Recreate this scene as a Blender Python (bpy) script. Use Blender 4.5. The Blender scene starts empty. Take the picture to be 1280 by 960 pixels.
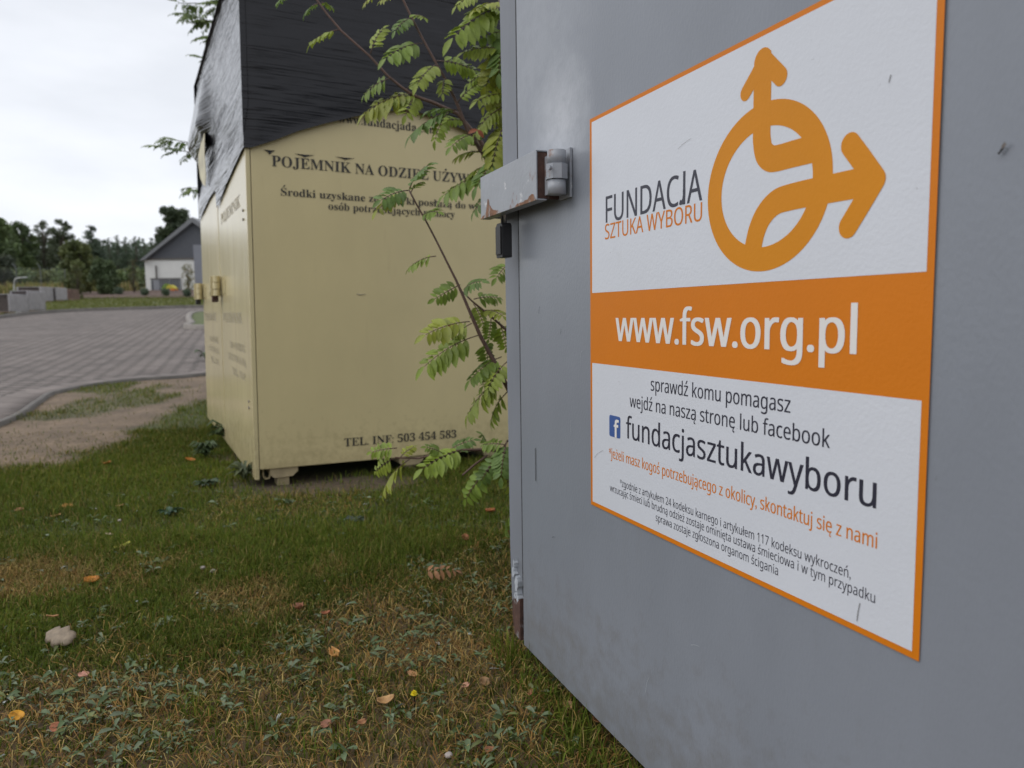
import bpy, bmesh, math, random
import numpy as np
from mathutils import Vector, Matrix, Euler

# ------------------------------------------------------------------ camera, sky, sun, exposure
sc = bpy.context.scene
COL = sc.collection
H = 0.78
F = 929.7
PIT, ROLL = 0.09385, 0.01325
cp, sp, cr, sr = math.cos(PIT), math.sin(PIT), math.cos(ROLL), math.sin(ROLL)
CR = np.array([[cr, 0, sr], [-sp * sr, cp, sp * cr], [-cp * sr, -sp, cp * cr]])
cam = bpy.data.cameras.new('camera')
cam.sensor_width = 36.0
cam.lens = 36.0 * F / 1280.0
cam.clip_start = 0.05
cam.clip_end = 2000
cam.dof.use_dof = True
cam.dof.focus_distance = 1.2
cam.dof.aperture_fstop = 6.0
co = bpy.data.objects.new('camera', cam)
COL.objects.link(co)
r_, f_, u_ = CR[:, 0], CR[:, 1], CR[:, 2]
co.matrix_world = Matrix(((r_[0], u_[0], -f_[0], 0), (r_[1], u_[1], -f_[1], 0), (r_[2], u_[2], -f_[2], H), (0, 0, 0, 1)))
sc.camera = co

SUN_EL, SUN_AZ = math.radians(48), math.radians(-70)      # azimuth from +Y, towards -X
world = bpy.data.worlds.new('World')
sc.world = world
world.use_nodes = True
wn, wl = world.node_tree.nodes, world.node_tree.links
bg = wn['Background']
bg.inputs[1].default_value = 0.1
sky = wn.new('ShaderNodeTexSky')
sky.sky_type = 'NISHITA'
sky.sun_disc = False
sky.sun_elevation = SUN_EL
sky.sun_rotation = SUN_AZ
tc = wn.new('ShaderNodeTexCoord')
mp = wn.new('ShaderNodeMapping')
mp.inputs['Scale'].default_value = (1.0, 1.0, 3.2)
mp.inputs['Location'].default_value = (0.35, 0.1, 0.2)
nz = wn.new('ShaderNodeTexNoise')
nz.inputs['Scale'].default_value = 2.6
nz.inputs['Detail'].default_value = 6
nz.inputs['Roughness'].default_value = 0.5
rmp = wn.new('ShaderNodeValToRGB')
rmp.color_ramp.elements[0].position = 0.34
rmp.color_ramp.elements[0].color = (6.7, 6.9, 7.3, 1)
rmp.color_ramp.elements[1].position = 0.62
rmp.color_ramp.elements[1].color = (8.2, 8.35, 8.75, 1)
mx = wn.new('ShaderNodeMixRGB')
mx.inputs[0].default_value = 0.9
wl.new(tc.outputs['Generated'], mp.inputs[0])
wl.new(mp.outputs[0], nz.inputs['Vector'])
wl.new(nz.outputs[0], rmp.inputs[0])
wl.new(sky.outputs[0], mx.inputs[1])
wl.new(rmp.outputs[0], mx.inputs[2])
wl.new(mx.outputs[0], bg.inputs[0])

sl = bpy.data.lights.new('sun', 'SUN')
sl.energy = 0.9
sl.angle = math.radians(50)
sl.color = (1.0, 0.97, 0.92)
so = bpy.data.objects.new('sun', sl)
COL.objects.link(so)
sd = Vector((math.sin(SUN_AZ) * math.cos(SUN_EL), math.cos(SUN_AZ) * math.cos(SUN_EL), math.sin(SUN_EL)))
sd = Vector((-0.62, -0.25, 0.74))
so.rotation_euler = sd.to_track_quat('Z', 'Y').to_euler()
sky.sun_rotation = math.atan2(sd.x, sd.y)
sky.sun_elevation = math.asin(sd.normalized().z)

vs = sc.view_settings
vs.view_transform = 'Standard'
vs.look = 'None'
vs.exposure = 0.40
vs.gamma = 1.0
sc.cycles.use_denoising = True
sc.cycles.max_bounces = 8
sc.cycles.transparent_max_bounces = 8

# ------------------------------------------------------------------ helpers
rng = np.random.default_rng(7)
RND = random.Random(5)


def ray(px, py):
    return CR @ np.array([(px - 640) / F, 1.0, (480 - py) / F])


def at(px, py, Y):
    d = ray(px, py)
    t = Y / d[1]
    return Vector((t * d[0], Y, H + t * d[2]))


def terrain(x, y):
    s = np.asarray(y, float) - 7.0
    z = 0.056 * ((np.sqrt(s * s + 9) + s) / 2 - 0.308)
    x = np.asarray(x, float)
    return np.where(np.asarray(y) < -2, 0.056 * ((math.sqrt(90) - 9) / 2 - 0.308), z) + 0 * x


def ground_at(px, py):
    d = ray(px, py)
    t = 1.0
    for _ in range(4000):
        p = t * d
        if H + p[2] < terrain(p[0], p[1]):
            break
        t *= 1.004
    return Vector((p[0], p[1], float(terrain(p[0], p[1]))))


def hash2(ix, iy, seed):
    n = (ix * 374761393 + iy * 668265263 + seed * 974711) & 0xffffffff
    n = ((n ^ (n >> 13)) * 1274126177) & 0xffffffff
    return ((n ^ (n >> 16)) & 0xffff) / 65535.0


def vnoise(x, y, seed=0):
    x = np.asarray(x, float)
    y = np.asarray(y, float)
    ix, iy = np.floor(x).astype(np.int64), np.floor(y).astype(np.int64)
    fx, fy = x - ix, y - iy
    fx, fy = fx * fx * (3 - 2 * fx), fy * fy * (3 - 2 * fy)
    a, b = hash2(ix, iy, seed), hash2(ix + 1, iy, seed)
    c, d = hash2(ix, iy + 1, seed), hash2(ix + 1, iy + 1, seed)
    return (a + (b - a) * fx) * (1 - fy) + (c + (d - c) * fx) * fy


def fbm(x, y, seed=0, o=4):
    v, a, t = 0, 0.5, 0
    for i in range(o):
        v = v + a * vnoise(x * 2 ** i, y * 2 ** i, seed + i * 17)
        t += a
        a *= 0.55
    return v / t


def sstep(a, b, x):
    t = np.clip((x - a) / (b - a), 0, 1)
    return t * t * (3 - 2 * t)


def tag(o, label=None, cat=None, group=None, kind=None):
    if label: o['label'] = label
    if cat: o['category'] = cat
    if group: o['group'] = group
    if kind: o['kind'] = kind
    return o


def empty(name, loc=(0, 0, 0), rot=(0, 0, 0)):
    o = bpy.data.objects.new(name, None)
    o.empty_display_size = 0.1
    o.location = loc
    o.rotation_euler = rot
    COL.objects.link(o)
    return o


def link_mesh(name, me, material, parent=None):
    o = bpy.data.objects.new(name, me)
    COL.objects.link(o)
    if material: me.materials.append(material)
    if parent: o.parent = parent
    return o


class MB:
    """collects simple shapes into one mesh"""
    def __init__(self):
        self.bm = bmesh.new()

    def box(self, x0, x1, y0, y1, z0, z1, bev=0.0, seg=2, M=None):
        t = bmesh.new()
        bmesh.ops.create_cube(t, size=1)
        for v in t.verts:
            v.co = Vector(((x0 + x1) / 2 + v.co.x * (x1 - x0), (y0 + y1) / 2 + v.co.y * (y1 - y0), (z0 + z1) / 2 + v.co.z * (z1 - z0)))
        if bev > 0:
            bmesh.ops.bevel(t, geom=t.edges[:], offset=bev, segments=seg, profile=0.7, affect='EDGES')
        self.add(t, M)
        return self

    def add(self, t, M=None):
        if M is not None:
            bmesh.ops.transform(t, matrix=M, verts=t.verts)
        me = bpy.data.meshes.new('tmp')
        t.to_mesh(me)
        t.free()
        self.bm.from_mesh(me)
        bpy.data.meshes.remove(me)

    def cyl(self, p0, p1, r0, r1=None, n=16, caps=True):
        r1 = r0 if r1 is None else r1
        p0, p1 = Vector(p0), Vector(p1)
        d = p1 - p0
        t = bmesh.new()
        bmesh.ops.create_cone(t, cap_ends=caps, segments=n, radius1=r0, radius2=r1, depth=d.length)
        M = Matrix.Translation((p0 + p1) / 2) @ d.to_track_quat('Z', 'Y').to_matrix().to_4x4()
        self.add(t, M)
        return self

    def tube(self, pts, rads, n=8):
        pts = [Vector(p) for p in pts]
        rings = []
        up = Vector((0.13, 0.21, 0.97))
        for i, p in enumerate(pts):
            d = (pts[min(i + 1, len(pts) - 1)] - pts[max(i - 1, 0)]).normalized()
            a = d.cross(up)
            if a.length < 1e-3: a = d.cross(Vector((1, 0, 0)))
            a.normalize()
            b = d.cross(a)
            r = rads[i] if hasattr(rads, '__len__') else rads
            rings.append([self.bm.verts.new(p + a * (r * math.cos(2 * math.pi * k / n)) + b * (r * math.sin(2 * math.pi * k / n))) for k in range(n)])
        for i in range(len(rings) - 1):
            for k in range(n):
                self.bm.faces.new((rings[i][k], rings[i][(k + 1) % n], rings[i + 1][(k + 1) % n], rings[i + 1][k]))
        self.bm.faces.new(rings[0][::-1])
        self.bm.faces.new(rings[-1])
        return self

    def prism(self, outline, y0, y1, M=None):
        """outline in (x, z), extruded along y"""
        t = bmesh.new()
        a = [t.verts.new((x, y0, z)) for x, z in outline]
        b = [t.verts.new((x, y1, z)) for x, z in outline]
        n = len(a)
        t.faces.new(a)
        t.faces.new(b[::-1])
        for i in range(n):
            t.faces.new((a[i], b[i], b[(i + 1) % n], a[(i + 1) % n]))
        bmesh.ops.recalc_face_normals(t, faces=t.faces[:])
        self.add(t, M)
        return self

    def build(self, name, material, parent=None, smooth=False):
        me = bpy.data.meshes.new(name)
        bmesh.ops.recalc_face_normals(self.bm, faces=self.bm.faces[:])
        self.bm.to_mesh(me)
        self.bm.free()
        if smooth:
            me.polygons.foreach_set('use_smooth', [True] * len(me.polygons))
        return link_mesh(name, me, material, parent)


def arrays_mesh(name, verts, faces, cols=None, smooth=False):
    """verts (n,3); faces (m,k) index array; cols (n,3) point colours"""
    verts = np.asarray(verts, np.float32)
    faces = np.asarray(faces, np.int32)
    me = bpy.data.meshes.new(name)
    m, k = faces.shape
    me.vertices.add(len(verts))
    me.vertices.foreach_set('co', verts.ravel())
    me.loops.add(m * k)
    me.loops.foreach_set('vertex_index', faces.ravel())
    me.polygons.add(m)
    me.polygons.foreach_set('loop_start', np.arange(0, m * k, k, dtype=np.int32))
    me.update(calc_edges=True)
    if smooth:
        me.polygons.foreach_set('use_smooth', np.ones(m, bool))
    if cols is not None:
        a = me.attributes.new('tint', 'FLOAT_COLOR', 'POINT')
        c = np.ones((len(verts), 4), np.float32)
        c[:, :3] = cols
        a.data.foreach_set('color', c.ravel())
    me.validate()
    return me


# ------------------------------------------------------------------ materials
def mat(name, col, rough=0.6, var=0.0, vscale=8.0, bump=0.0, bscale=60.0, metal=0.0, spec=0.5, stretch=None, tint=False, trans=0.0,
        dirt=None, coat=0.0, mud=None, spots=None):
    m = bpy.data.materials.new(name)
    m.use_nodes = True
    nt = m.node_tree
    N, L = nt.nodes, nt.links
    b = N['Principled BSDF']
    b.inputs['Roughness'].default_value = rough
    b.inputs['Metallic'].default_value = metal
    b.inputs['Specular IOR Level'].default_value = spec
    b.inputs['Coat Weight'].default_value = coat
    b.inputs['Base Color'].default_value = (*col, 1)
    t = N.new('ShaderNodeTexCoord')
    vec = t.outputs['Object']
    if stretch:
        q = N.new('ShaderNodeMapping')
        q.inputs['Scale'].default_value = stretch
        L.new(vec, q.inputs[0])
        vec = q.outputs[0]
    src = None
    if tint:
        a = N.new('ShaderNodeAttribute')
        a.attribute_name = 'tint'
        src = a.outputs['Color']
    if var > 0:
        n = N.new('ShaderNodeTexNoise')
        n.inputs['Scale'].default_value = vscale
        n.inputs['Detail'].default_value = 8
        n.inputs['Roughness'].default_value = 0.62
        L.new(vec, n.inputs['Vector'])
        r = N.new('ShaderNodeMapRange')
        r.inputs[1].default_value, r.inputs[2].default_value = 0.3, 0.7
        r.inputs[3].default_value, r.inputs[4].default_value = 1 - var, 1 + var
        L.new(n.outputs[0], r.inputs[0])
        x = N.new('ShaderNodeVectorMath')
        x.operation = 'SCALE'
        if src is None:
            x.inputs[0].default_value = col
        else:
            L.new(src, x.inputs[0])
        L.new(r.outputs[0], x.inputs[3])
        src = x.outputs[0]
    if dirt:                                   # list of (colour, scale, low, high, stretch): stains with a shape of their own
        for (dc, ds, lo, hi, st) in dirt:
            q = N.new('ShaderNodeMapping')
            q.inputs['Scale'].default_value = st
            q.inputs['Location'].default_value = (ds * 0.37, ds * 0.11, ds * 0.73)
            L.new(t.outputs['Object'], q.inputs[0])
            n = N.new('ShaderNodeTexNoise')
            n.inputs['Scale'].default_value = ds
            n.inputs['Detail'].default_value = 9
            n.inputs['Roughness'].default_value = 0.65
            L.new(q.outputs[0], n.inputs['Vector'])
            r = N.new('ShaderNodeMapRange')
            r.inputs[1].default_value, r.inputs[2].default_value = lo, hi
            L.new(n.outputs[0], r.inputs[0])
            x = N.new('ShaderNodeMixRGB')
            L.new(r.outputs[0], x.inputs[0])
            if src is None:
                x.inputs[1].default_value = (*col, 1)
            else:
                L.new(src, x.inputs[1])
            x.inputs[2].default_value = (*dc, 1)
            src = x.outputs[0]
    if mud or spots:
        nn = N.new('ShaderNodeTexNoise')
        nn.inputs['Scale'].default_value = 24
        nn.inputs['Detail'].default_value = 10
        nn.inputs['Roughness'].default_value = 0.7
        L.new(t.outputs['Object'], nn.inputs['Vector'])

        def mixin(fac, colour, src):
            x = N.new('ShaderNodeMixRGB')
            L.new(fac, x.inputs[0])
            if src is None:
                x.inputs[1].default_value = (*col, 1)
            else:
                L.new(src, x.inputs[1])
            x.inputs[2].default_value = (*colour, 1)
            return x.outputs[0]
    if mud:                                    # earth splashed up from the ground: (colour, lowest z, highest z, amount)
        mc, z0, z1, am = mud
        sx = N.new('ShaderNodeSeparateXYZ')
        L.new(t.outputs['Object'], sx.inputs[0])
        r = N.new('ShaderNodeMapRange')
        r.inputs[1].default_value, r.inputs[2].default_value = z0, z1
        r.inputs[3].default_value, r.inputs[4].default_value = 0.30, -0.05
        L.new(sx.outputs[2], r.inputs[0])
        ad = N.new('ShaderNodeMath')
        ad.operation = 'ADD'
        L.new(r.outputs[0], ad.inputs[0])
        L.new(nn.outputs[0], ad.inputs[1])
        r2 = N.new('ShaderNodeMapRange')
        r2.inputs[1].default_value, r2.inputs[2].default_value = 0.60, 0.85
        r2.inputs[4].default_value = am
        L.new(ad.outputs[0], r2.inputs[0])
        src = mixin(r2.outputs[0], mc, src)
    for (sc0, pt, rad, am) in (spots or []):
        dm = N.new('ShaderNodeVectorMath')
        dm.operation = 'DISTANCE'
        L.new(t.outputs['Object'], dm.inputs[0])
        dm.inputs[1].default_value = pt
        r = N.new('ShaderNodeMapRange')
        r.inputs[1].default_value, r.inputs[2].default_value = 0.0, rad
        r.inputs[3].default_value, r.inputs[4].default_value = 0.75, 0.0
        L.new(dm.outputs['Value'], r.inputs[0])
        ml = N.new('ShaderNodeMath')
        ml.operation = 'MULTIPLY'
        L.new(r.outputs[0], ml.inputs[0])
        L.new(nn.outputs[0], ml.inputs[1])
        r2 = N.new('ShaderNodeMapRange')
        r2.inputs[1].default_value, r2.inputs[2].default_value = 0.05, 0.35
        r2.inputs[4].default_value = am
        L.new(ml.outputs[0], r2.inputs[0])
        src = mixin(r2.outputs[0], sc0, src)
    if src is not None:
        L.new(src, b.inputs['Base Color'])
    if bump > 0:
        n = N.new('ShaderNodeTexNoise')
        n.inputs['Scale'].default_value = bscale
        n.inputs['Detail'].default_value = 5
        L.new(vec, n.inputs['Vector'])
        bp = N.new('ShaderNodeBump')
        bp.inputs['Strength'].default_value = min(1.0, bump)
        bp.inputs['Distance'].default_value = 0.002 * max(1, bump)
        L.new(n.outputs[0], bp.inputs['Height'])
        L.new(bp.outputs[0], b.inputs['Normal'])
    if trans > 0:
        tr = N.new('ShaderNodeBsdfTranslucent')
        ms = N.new('ShaderNodeMixShader')
        ms.inputs[0].default_value = trans
        if src is not None:
            L.new(src, tr.inputs[0])
        else:
            tr.inputs[0].default_value = (*col, 1)
        L.new(b.outputs[0], ms.inputs[1])
        L.new(tr.outputs[0], ms.inputs[2])
        L.new(ms.outputs[0], N['Material Output'].inputs[0])
    return m


M = {}
M['grey'] = mat('grey_paint', (0.215, 0.234, 0.270), 0.30, 0.06, 5, 0.20, 220, stretch=(1, 1, 0.55), mud=((0.13, 0.115, 0.095), 0.02, 0.40, 0.4),
                spots=[((0.52, 0.54, 0.58), (0.20, 0.0, 1.13), 0.16, 0.75), ((0.36, 0.38, 0.42), (0.10, 0.0, 1.30), 0.30, 0.5)],
                dirt=[((0.27, 0.29, 0.325), 3.2, 0.60, 0.85, (1, 1, 0.5)), ((0.13, 0.135, 0.14), 42, 0.70, 0.76, (1, 1, 0.5)), ((0.19, 0.195, 0.205), 9, 0.62, 0.9, (2, 2, 0.4))])
M['grey_frame'] = mat('grey_frame_paint', (0.20, 0.215, 0.245), 0.45, 0.08, 7, 0.2, 160, stretch=(1, 1, 0.3), dirt=[((0.14, 0.145, 0.15), 6, 0.6, 0.8, (1, 1, 0.4)), ((0.40, 0.42, 0.44), 30, 0.68, 0.74, (1, 1, 0.25))])
M['grey_worn'] = mat('worn_grey_paint', (0.30, 0.318, 0.35), 0.4, 0.08, 14, 0.3, 120,
                     dirt=[((0.62, 0.62, 0.63), 22, 0.60, 0.66, (1, 1, 1)), ((0.18, 0.085, 0.05), 16, 0.60, 0.68, (1, 1, 0.8))])
M['rust'] = mat('rust', (0.075, 0.038, 0.028), 0.85, 0.45, 45, 0.6, 120, dirt=[((0.26, 0.25, 0.25), 30, 0.56, 0.64, (1, 1, 1))])
M['rust_stain'] = mat('rust_stain', (0.20, 0.10, 0.055), 0.75, 0.4, 40, 0.3, 120, dirt=[((0.34, 0.33, 0.33), 55, 0.50, 0.60, (1, 1, 0.5))])
M['bare'] = mat('chipped_paint', (0.42, 0.45, 0.49), 0.5, 0.3, 60, 0.3, 150)
M['dark'] = mat('gap_shade_and_scratch', (0.02, 0.02, 0.022), 0.8)  # near-black for the painted door gap shade and for scratches
M['white'] = mat('sign_white', (0.60, 0.625, 0.68), 0.32, 0.03, 4, 0.16, 220,
                 dirt=[((0.26, 0.26, 0.28), 75, 0.70, 0.745, (1, 1, 1)), ((0.43, 0.43, 0.44), 7, 0.64, 0.86, (1, 1, 0.6))])
M['orange'] = mat('sign_orange', (0.60, 0.175, 0.004), 0.5, 0.04, 6, 0.13, 240, spec=0.3)
M['amber'] = mat('sign_amber', (0.60, 0.225, 0.004), 0.5, 0.04, 6, 0.13, 240, spec=0.3)
M['scuffm'] = mat('grey_scuff', (0.20, 0.20, 0.20), 0.6, 0.4, 60)
M['ink'] = mat('sign_ink', (0.022, 0.022, 0.04), 0.4)
M['offwhite'] = mat('sign_white_ink', (0.72, 0.70, 0.68), 0.4, 0.03, 10)
M['blue'] = mat('sign_blue', (0.045, 0.10, 0.30), 0.4)
M['plastic'] = mat('black_plastic', (0.014, 0.014, 0.016), 0.45, 0.2, 30, 0.3, 200)
M['steel'] = mat('shackle_steel', (0.30, 0.30, 0.31), 0.35, 0.2, 40, metal=0.9)
M['yellow'] = mat('cream_yellow_paint', (0.57, 0.480, 0.262), 0.36, 0.06, 2.2, 4.0, 1.8, stretch=(1, 1, 0.6), mud=((0.24, 0.18, 0.09), 0.05, 0.42, 0.38),
                  dirt=[((0.47, 0.38, 0.21), 4.5, 0.60, 0.86, (3, 3, 0.35)), ((0.20, 0.16, 0.10), 30, 0.72, 0.80, (1, 1, 0.6))])
M['yellow_door'] = mat('cream_yellow_gloss', (0.57, 0.490, 0.280), 0.2, 0.06, 2.5, 3.0, 2.5, stretch=(1, 1, 0.5), mud=((0.26, 0.20, 0.11), 0.03, 0.45, 0.45),
                       dirt=[((0.36, 0.28, 0.17), 3.5, 0.58, 0.80, (4, 4, 0.3)), ((0.18, 0.14, 0.10), 26, 0.70, 0.76, (1, 1, 0.7))])
M['serif'] = mat('stencil_black', (0.035, 0.032, 0.026), 0.6, 0.3, 30)
M['faded'] = mat('faded_lettering', (0.34, 0.295, 0.20), 0.6, 0.5, 25)
M['woodtan'] = mat('painted_timber', (0.36, 0.29, 0.17), 0.75, 0.2, 14, 0.5, 60)
M['bark_young'] = mat('young_rowan_bark', (0.10, 0.055, 0.04), 0.6, 0.3, 40, 0.3, 120)
M['bark'] = mat('tree_bark', (0.085, 0.068, 0.052), 0.9, 0.35, 12, 0.8, 40)
M['rowan'] = mat('rowan_leaves', (0.1, 0.16, 0.03), 0.5, 0.15, 60, tint=True, trans=0.30)
M['leafg'] = mat('tree_leaves', (0.05, 0.08, 0.03), 0.6, tint=True, trans=0.18)
M['grass'] = mat('grass_blades', (0.05, 0.09, 0.02), 0.7, spec=0.18, tint=True, trans=0.22)
M['straw'] = mat('dry_straw', (0.25, 0.18, 0.09), 0.8, spec=0.2, tint=True, trans=0.1)
M['cover'] = mat('weed_leaves', (0.08, 0.12, 0.06), 0.5, 0.15, 90, spec=0.35, tint=True, trans=0.12)
M['fallen'] = mat('fallen_leaf', (0.3, 0.15, 0.05), 0.6, 0.3, 70, 0.4, 180, tint=True, trans=0.1)
M['ground'] = mat('soil_and_turf', (0.1, 0.08, 0.05), 0.95, 0.38, 34, 1.0, 70, tint=True)
M['mulch'] = mat('bark_mulch', (0.085, 0.05, 0.036), 0.95, 0.5, 9, 1.0, 12)
M['kerbm'] = mat('kerb_concrete', (0.22, 0.20, 0.18), 0.9, 0.25, 6, 0.6, 40)
M['kerbdark'] = mat('far_kerb_concrete', (0.12, 0.11, 0.10), 0.9, 0.25, 6, 0.6, 40)
M['wallw'] = mat('white_render', (0.66, 0.66, 0.63), 0.9, 0.06, 1.5, 0.5, 30)
M['wallg'] = mat('grey_render', (0.20, 0.21, 0.24), 0.9, 0.06, 1.5)
M['slate'] = mat('slate_cladding', (0.082, 0.087, 0.10), 0.75, 0.12, 3, 0.6, 12, stretch=(1, 1, 5))
M['verge'] = mat('roof_edge', (0.16, 0.165, 0.175), 0.6, 0.1, 3)
M['glass'] = mat('window_glass', (0.03, 0.035, 0.04), 0.08, spec=0.8)
M['doorg'] = mat('grey_door', (0.22, 0.23, 0.25), 0.5)
M['paver'] = mat('wrapped_pavers', (0.12, 0.095, 0.09), 0.5, 0.3, 6, 0.6, 30, stretch=(1, 1, 3))
M['film'] = mat('clear_film', (0.24, 0.225, 0.235), 0.25, 0.2, 5, 0.8, 14)
M['pallet'] = mat('pallet_wood', (0.22, 0.16, 0.11), 0.85, 0.3, 10)
M['wirem'] = mat('fence_wire', (0.12, 0.13, 0.13), 0.5, metal=0.5)
M['whitepl'] = mat('white_plastic', (0.42, 0.42, 0.42), 0.45, 0.1, 8)
M['tentg'] = mat('green_fabric', (0.15, 0.24, 0.05), 0.8)
M['tenty'] = mat('yellow_fabric', (0.46, 0.40, 0.05), 0.8)
M['tento'] = mat('orange_fabric', (0.55, 0.17, 0.04), 0.8)
M['petal'] = mat('dandelion_petals', (0.75, 0.62, 0.02), 0.6)
M['stone'] = mat('pale_stone', (0.34, 0.30, 0.27), 0.8, 0.2, 30, 0.5, 90)
M['fly'] = mat('fly_body', (0.015, 0.013, 0.012), 0.4)
M['wing'] = mat('fly_wing', (0.16, 0.14, 0.13), 0.3)


def film_mat(name, rough, spec, k, diag, f=1.0, el=1.0):
    m = bpy.data.materials.new(name)
    m.use_nodes = True
    N, L = m.node_tree.nodes, m.node_tree.links
    b = N['Principled BSDF']
    b.inputs['Base Color'].default_value = (0.007, 0.007, 0.010, 1)
    b.inputs['Roughness'].default_value = rough
    b.inputs['Specular IOR Level'].default_value = spec
    t = N.new('ShaderNodeTexCoord')
    prev = None
    for sc_, st, rot, dist in ((3.0, (3.0, 1.0, 26), (diag, 0.16, 0.0), 0.010 * k), (6.0, (2.0, 1.0, 22), (diag * 1.2, -0.30, 0), 0.006 * k), (2.2, (1.0, 1.2, 5), (0.3 + diag, 0.5, 0), 0.02 * k)):
        q = N.new('ShaderNodeMapping')
        q.inputs['Scale'].default_value = (st[0] * el, st[1], st[2])
        q.inputs['Rotation'].default_value = rot
        L.new(t.outputs['Object'], q.inputs[0])
        n = N.new('ShaderNodeTexNoise')
        n.inputs['Scale'].default_value = sc_ * f
        n.inputs['Detail'].default_value = 2.2
        n.inputs['Roughness'].default_value = 0.45
        n.inputs['Distortion'].default_value = 0.7
        L.new(q.outputs[0], n.inputs['Vector'])
        bp = N.new('ShaderNodeBump')
        bp.inputs['Strength'].default_value = 0.55
        bp.inputs['Distance'].default_value = dist
        L.new(n.outputs[0], bp.inputs['Height'])
        if prev: L.new(prev, bp.inputs['Normal'])
        prev = bp.outputs[0]
    L.new(prev, b.inputs['Normal'])
    return m


M['wrap'] = film_mat('black_stretch_film', 0.24, 0.34, 0.5, 0.0, 0.8, 0.3)
M['wrap_side'] = film_mat('shiny_stretch_film', 0.13, 0.36, 2.6, 0.85, 0.35)


def brick_mat(name, c1, c2, mort, scale, bw, rh, rot, msize=0.012):
    m = mat(name, c1, 0.85, 0.0)
    N, L = m.node_tree.nodes, m.node_tree.links
    b = N['Principled BSDF']
    t = N.new('ShaderNodeTexCoord')
    q = N.new('ShaderNodeMapping')
    q.inputs['Rotation'].default_value = (0, 0, rot)
    L.new(t.outputs['Object'], q.inputs[0])
    k = N.new('ShaderNodeTexBrick')
    k.inputs['Scale'].default_value = scale
    k.inputs['Brick Width'].default_value = bw
    k.inputs['Row Height'].default_value = rh
    k.inputs['Mortar Size'].default_value = msize
    k.inputs['Color1'].default_value = (*c1, 1)
    k.inputs['Color2'].default_value = (*c2, 1)
    k.inputs['Mortar'].default_value = (*mort, 1)
    L.new(q.outputs[0], k.inputs['Vector'])
    n = N.new('ShaderNodeTexNoise')
    n.inputs['Scale'].default_value = 0.9
    n.inputs['Detail'].default_value = 9
    n.inputs['Roughness'].default_value = 0.7
    L.new(t.outputs['Object'], n.inputs['Vector'])
    r = N.new('ShaderNodeMapRange')
    r.inputs[1].default_value, r.inputs[2].default_value = 0.3, 0.7
    r.inputs[3].default_value, r.inputs[4].default_value = 0.72, 1.25
    L.new(n.outputs[0], r.inputs[0])
    x = N.new('ShaderNodeVectorMath')
    x.operation = 'SCALE'
    L.new(k.outputs['Color'], x.inputs[0])
    L.new(r.outputs[0], x.inputs[3])
    L.new(x.outputs[0], b.inputs['Base Color'])
    bp = N.new('ShaderNodeBump')
    bp.inputs['Distance'].default_value = 0.006
    bp.inputs['Strength'].default_value = 0.6
    bp.invert = True
    L.new(k.outputs['Fac'], bp.inputs['Height'])
    L.new(bp.outputs[0], b.inputs['Normal'])
    return m


M['paving'] = brick_mat('block_paving', (0.195, 0.165, 0.148), (0.130, 0.108, 0.096), (0.035, 0.027, 0.022), 1.0, 0.24, 0.16, 0.30, 0.02)
M['edging'] = brick_mat('edging_blocks', (0.185, 0.155, 0.14), (0.15, 0.125, 0.112), (0.09, 0.075, 0.06), 1.0, 0.4, 0.25, 0.4, 0.01)

# ------------------------------------------------------------------ ground
near_edge = [ground_at(*p) for p in ((0, 530), (43, 505), (67, 492), (133, 480), (190, 474), (257, 469))]
soil_x = lambda y: -2.40 - 0.03 * (y - 4)


def soil_mask(x, y):
    n = fbm(x * 1.6, y * 1.3, 3) - 0.5
    m = sstep(0.12, -0.25, x - soil_x(y) + n * 1.1) * sstep(3.3, 3.9, y + n)
    m = np.maximum(m, 0.9 * sstep(0.30, 0.12, np.hypot((x + 1.35) / 1.0, (y - 4.0) / 0.35) * 0.6 + n * 0.3))  # bare spot by the cream container
    tuft = sstep(0.60, 0.70, fbm(x * 2.1, y * 1.2, 91))
    return np.clip(m * (1 - 0.7 * tuft), 0, 1)


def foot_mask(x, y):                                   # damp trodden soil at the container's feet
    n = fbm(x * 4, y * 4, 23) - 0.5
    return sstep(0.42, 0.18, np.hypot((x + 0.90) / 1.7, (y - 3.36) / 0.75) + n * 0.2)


def weed_mask(x, y):
    n = fbm(x * 2.5, y * 2.5, 21) - 0.5
    edge = 1.74 + 0.12 * np.clip(x + 0.5, -1, 1)
    m = sstep(0.16, -0.12, y - edge + n * 0.9)
    m2 = 0.75 * sstep(0.5, 0.2, np.hypot((x - 0.0) / 0.45, (y - 2.15) / 0.75) * 0.55 + n * 0.5)
    return np.clip(np.maximum(m, m2), 0, 1)


def dry_mask(x, y):
    n = fbm(x * 3.2, y * 3.2, 57) - 0.5
    a = sstep(0.9, 0.35, np.hypot((x + 1.45) / 0.42, (y - 2.12) / 0.26) + n)
    b = sstep(0.9, 0.35, np.hypot((x + 0.22) / 0.26, (y - 1.66) / 0.16) + n)
    c = 0.75 * sstep(0.52, 0.68, fbm(x * 2.7, y * 2.0, 71)) * sstep(1.5, 1.0, y - 1.0)
    d = 0.22 * sstep(0.60, 0.76, fbm(x * 1.3, y * 1.0, 73))
    return np.clip(np.maximum.reduce([a, b, c, d]), 0, 1)


def frames(lo, hi, first, grow):
    v, s = [lo], first
    while v[-1] < hi:
        v.append(v[-1] + s)
        s *= grow
    return v


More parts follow.
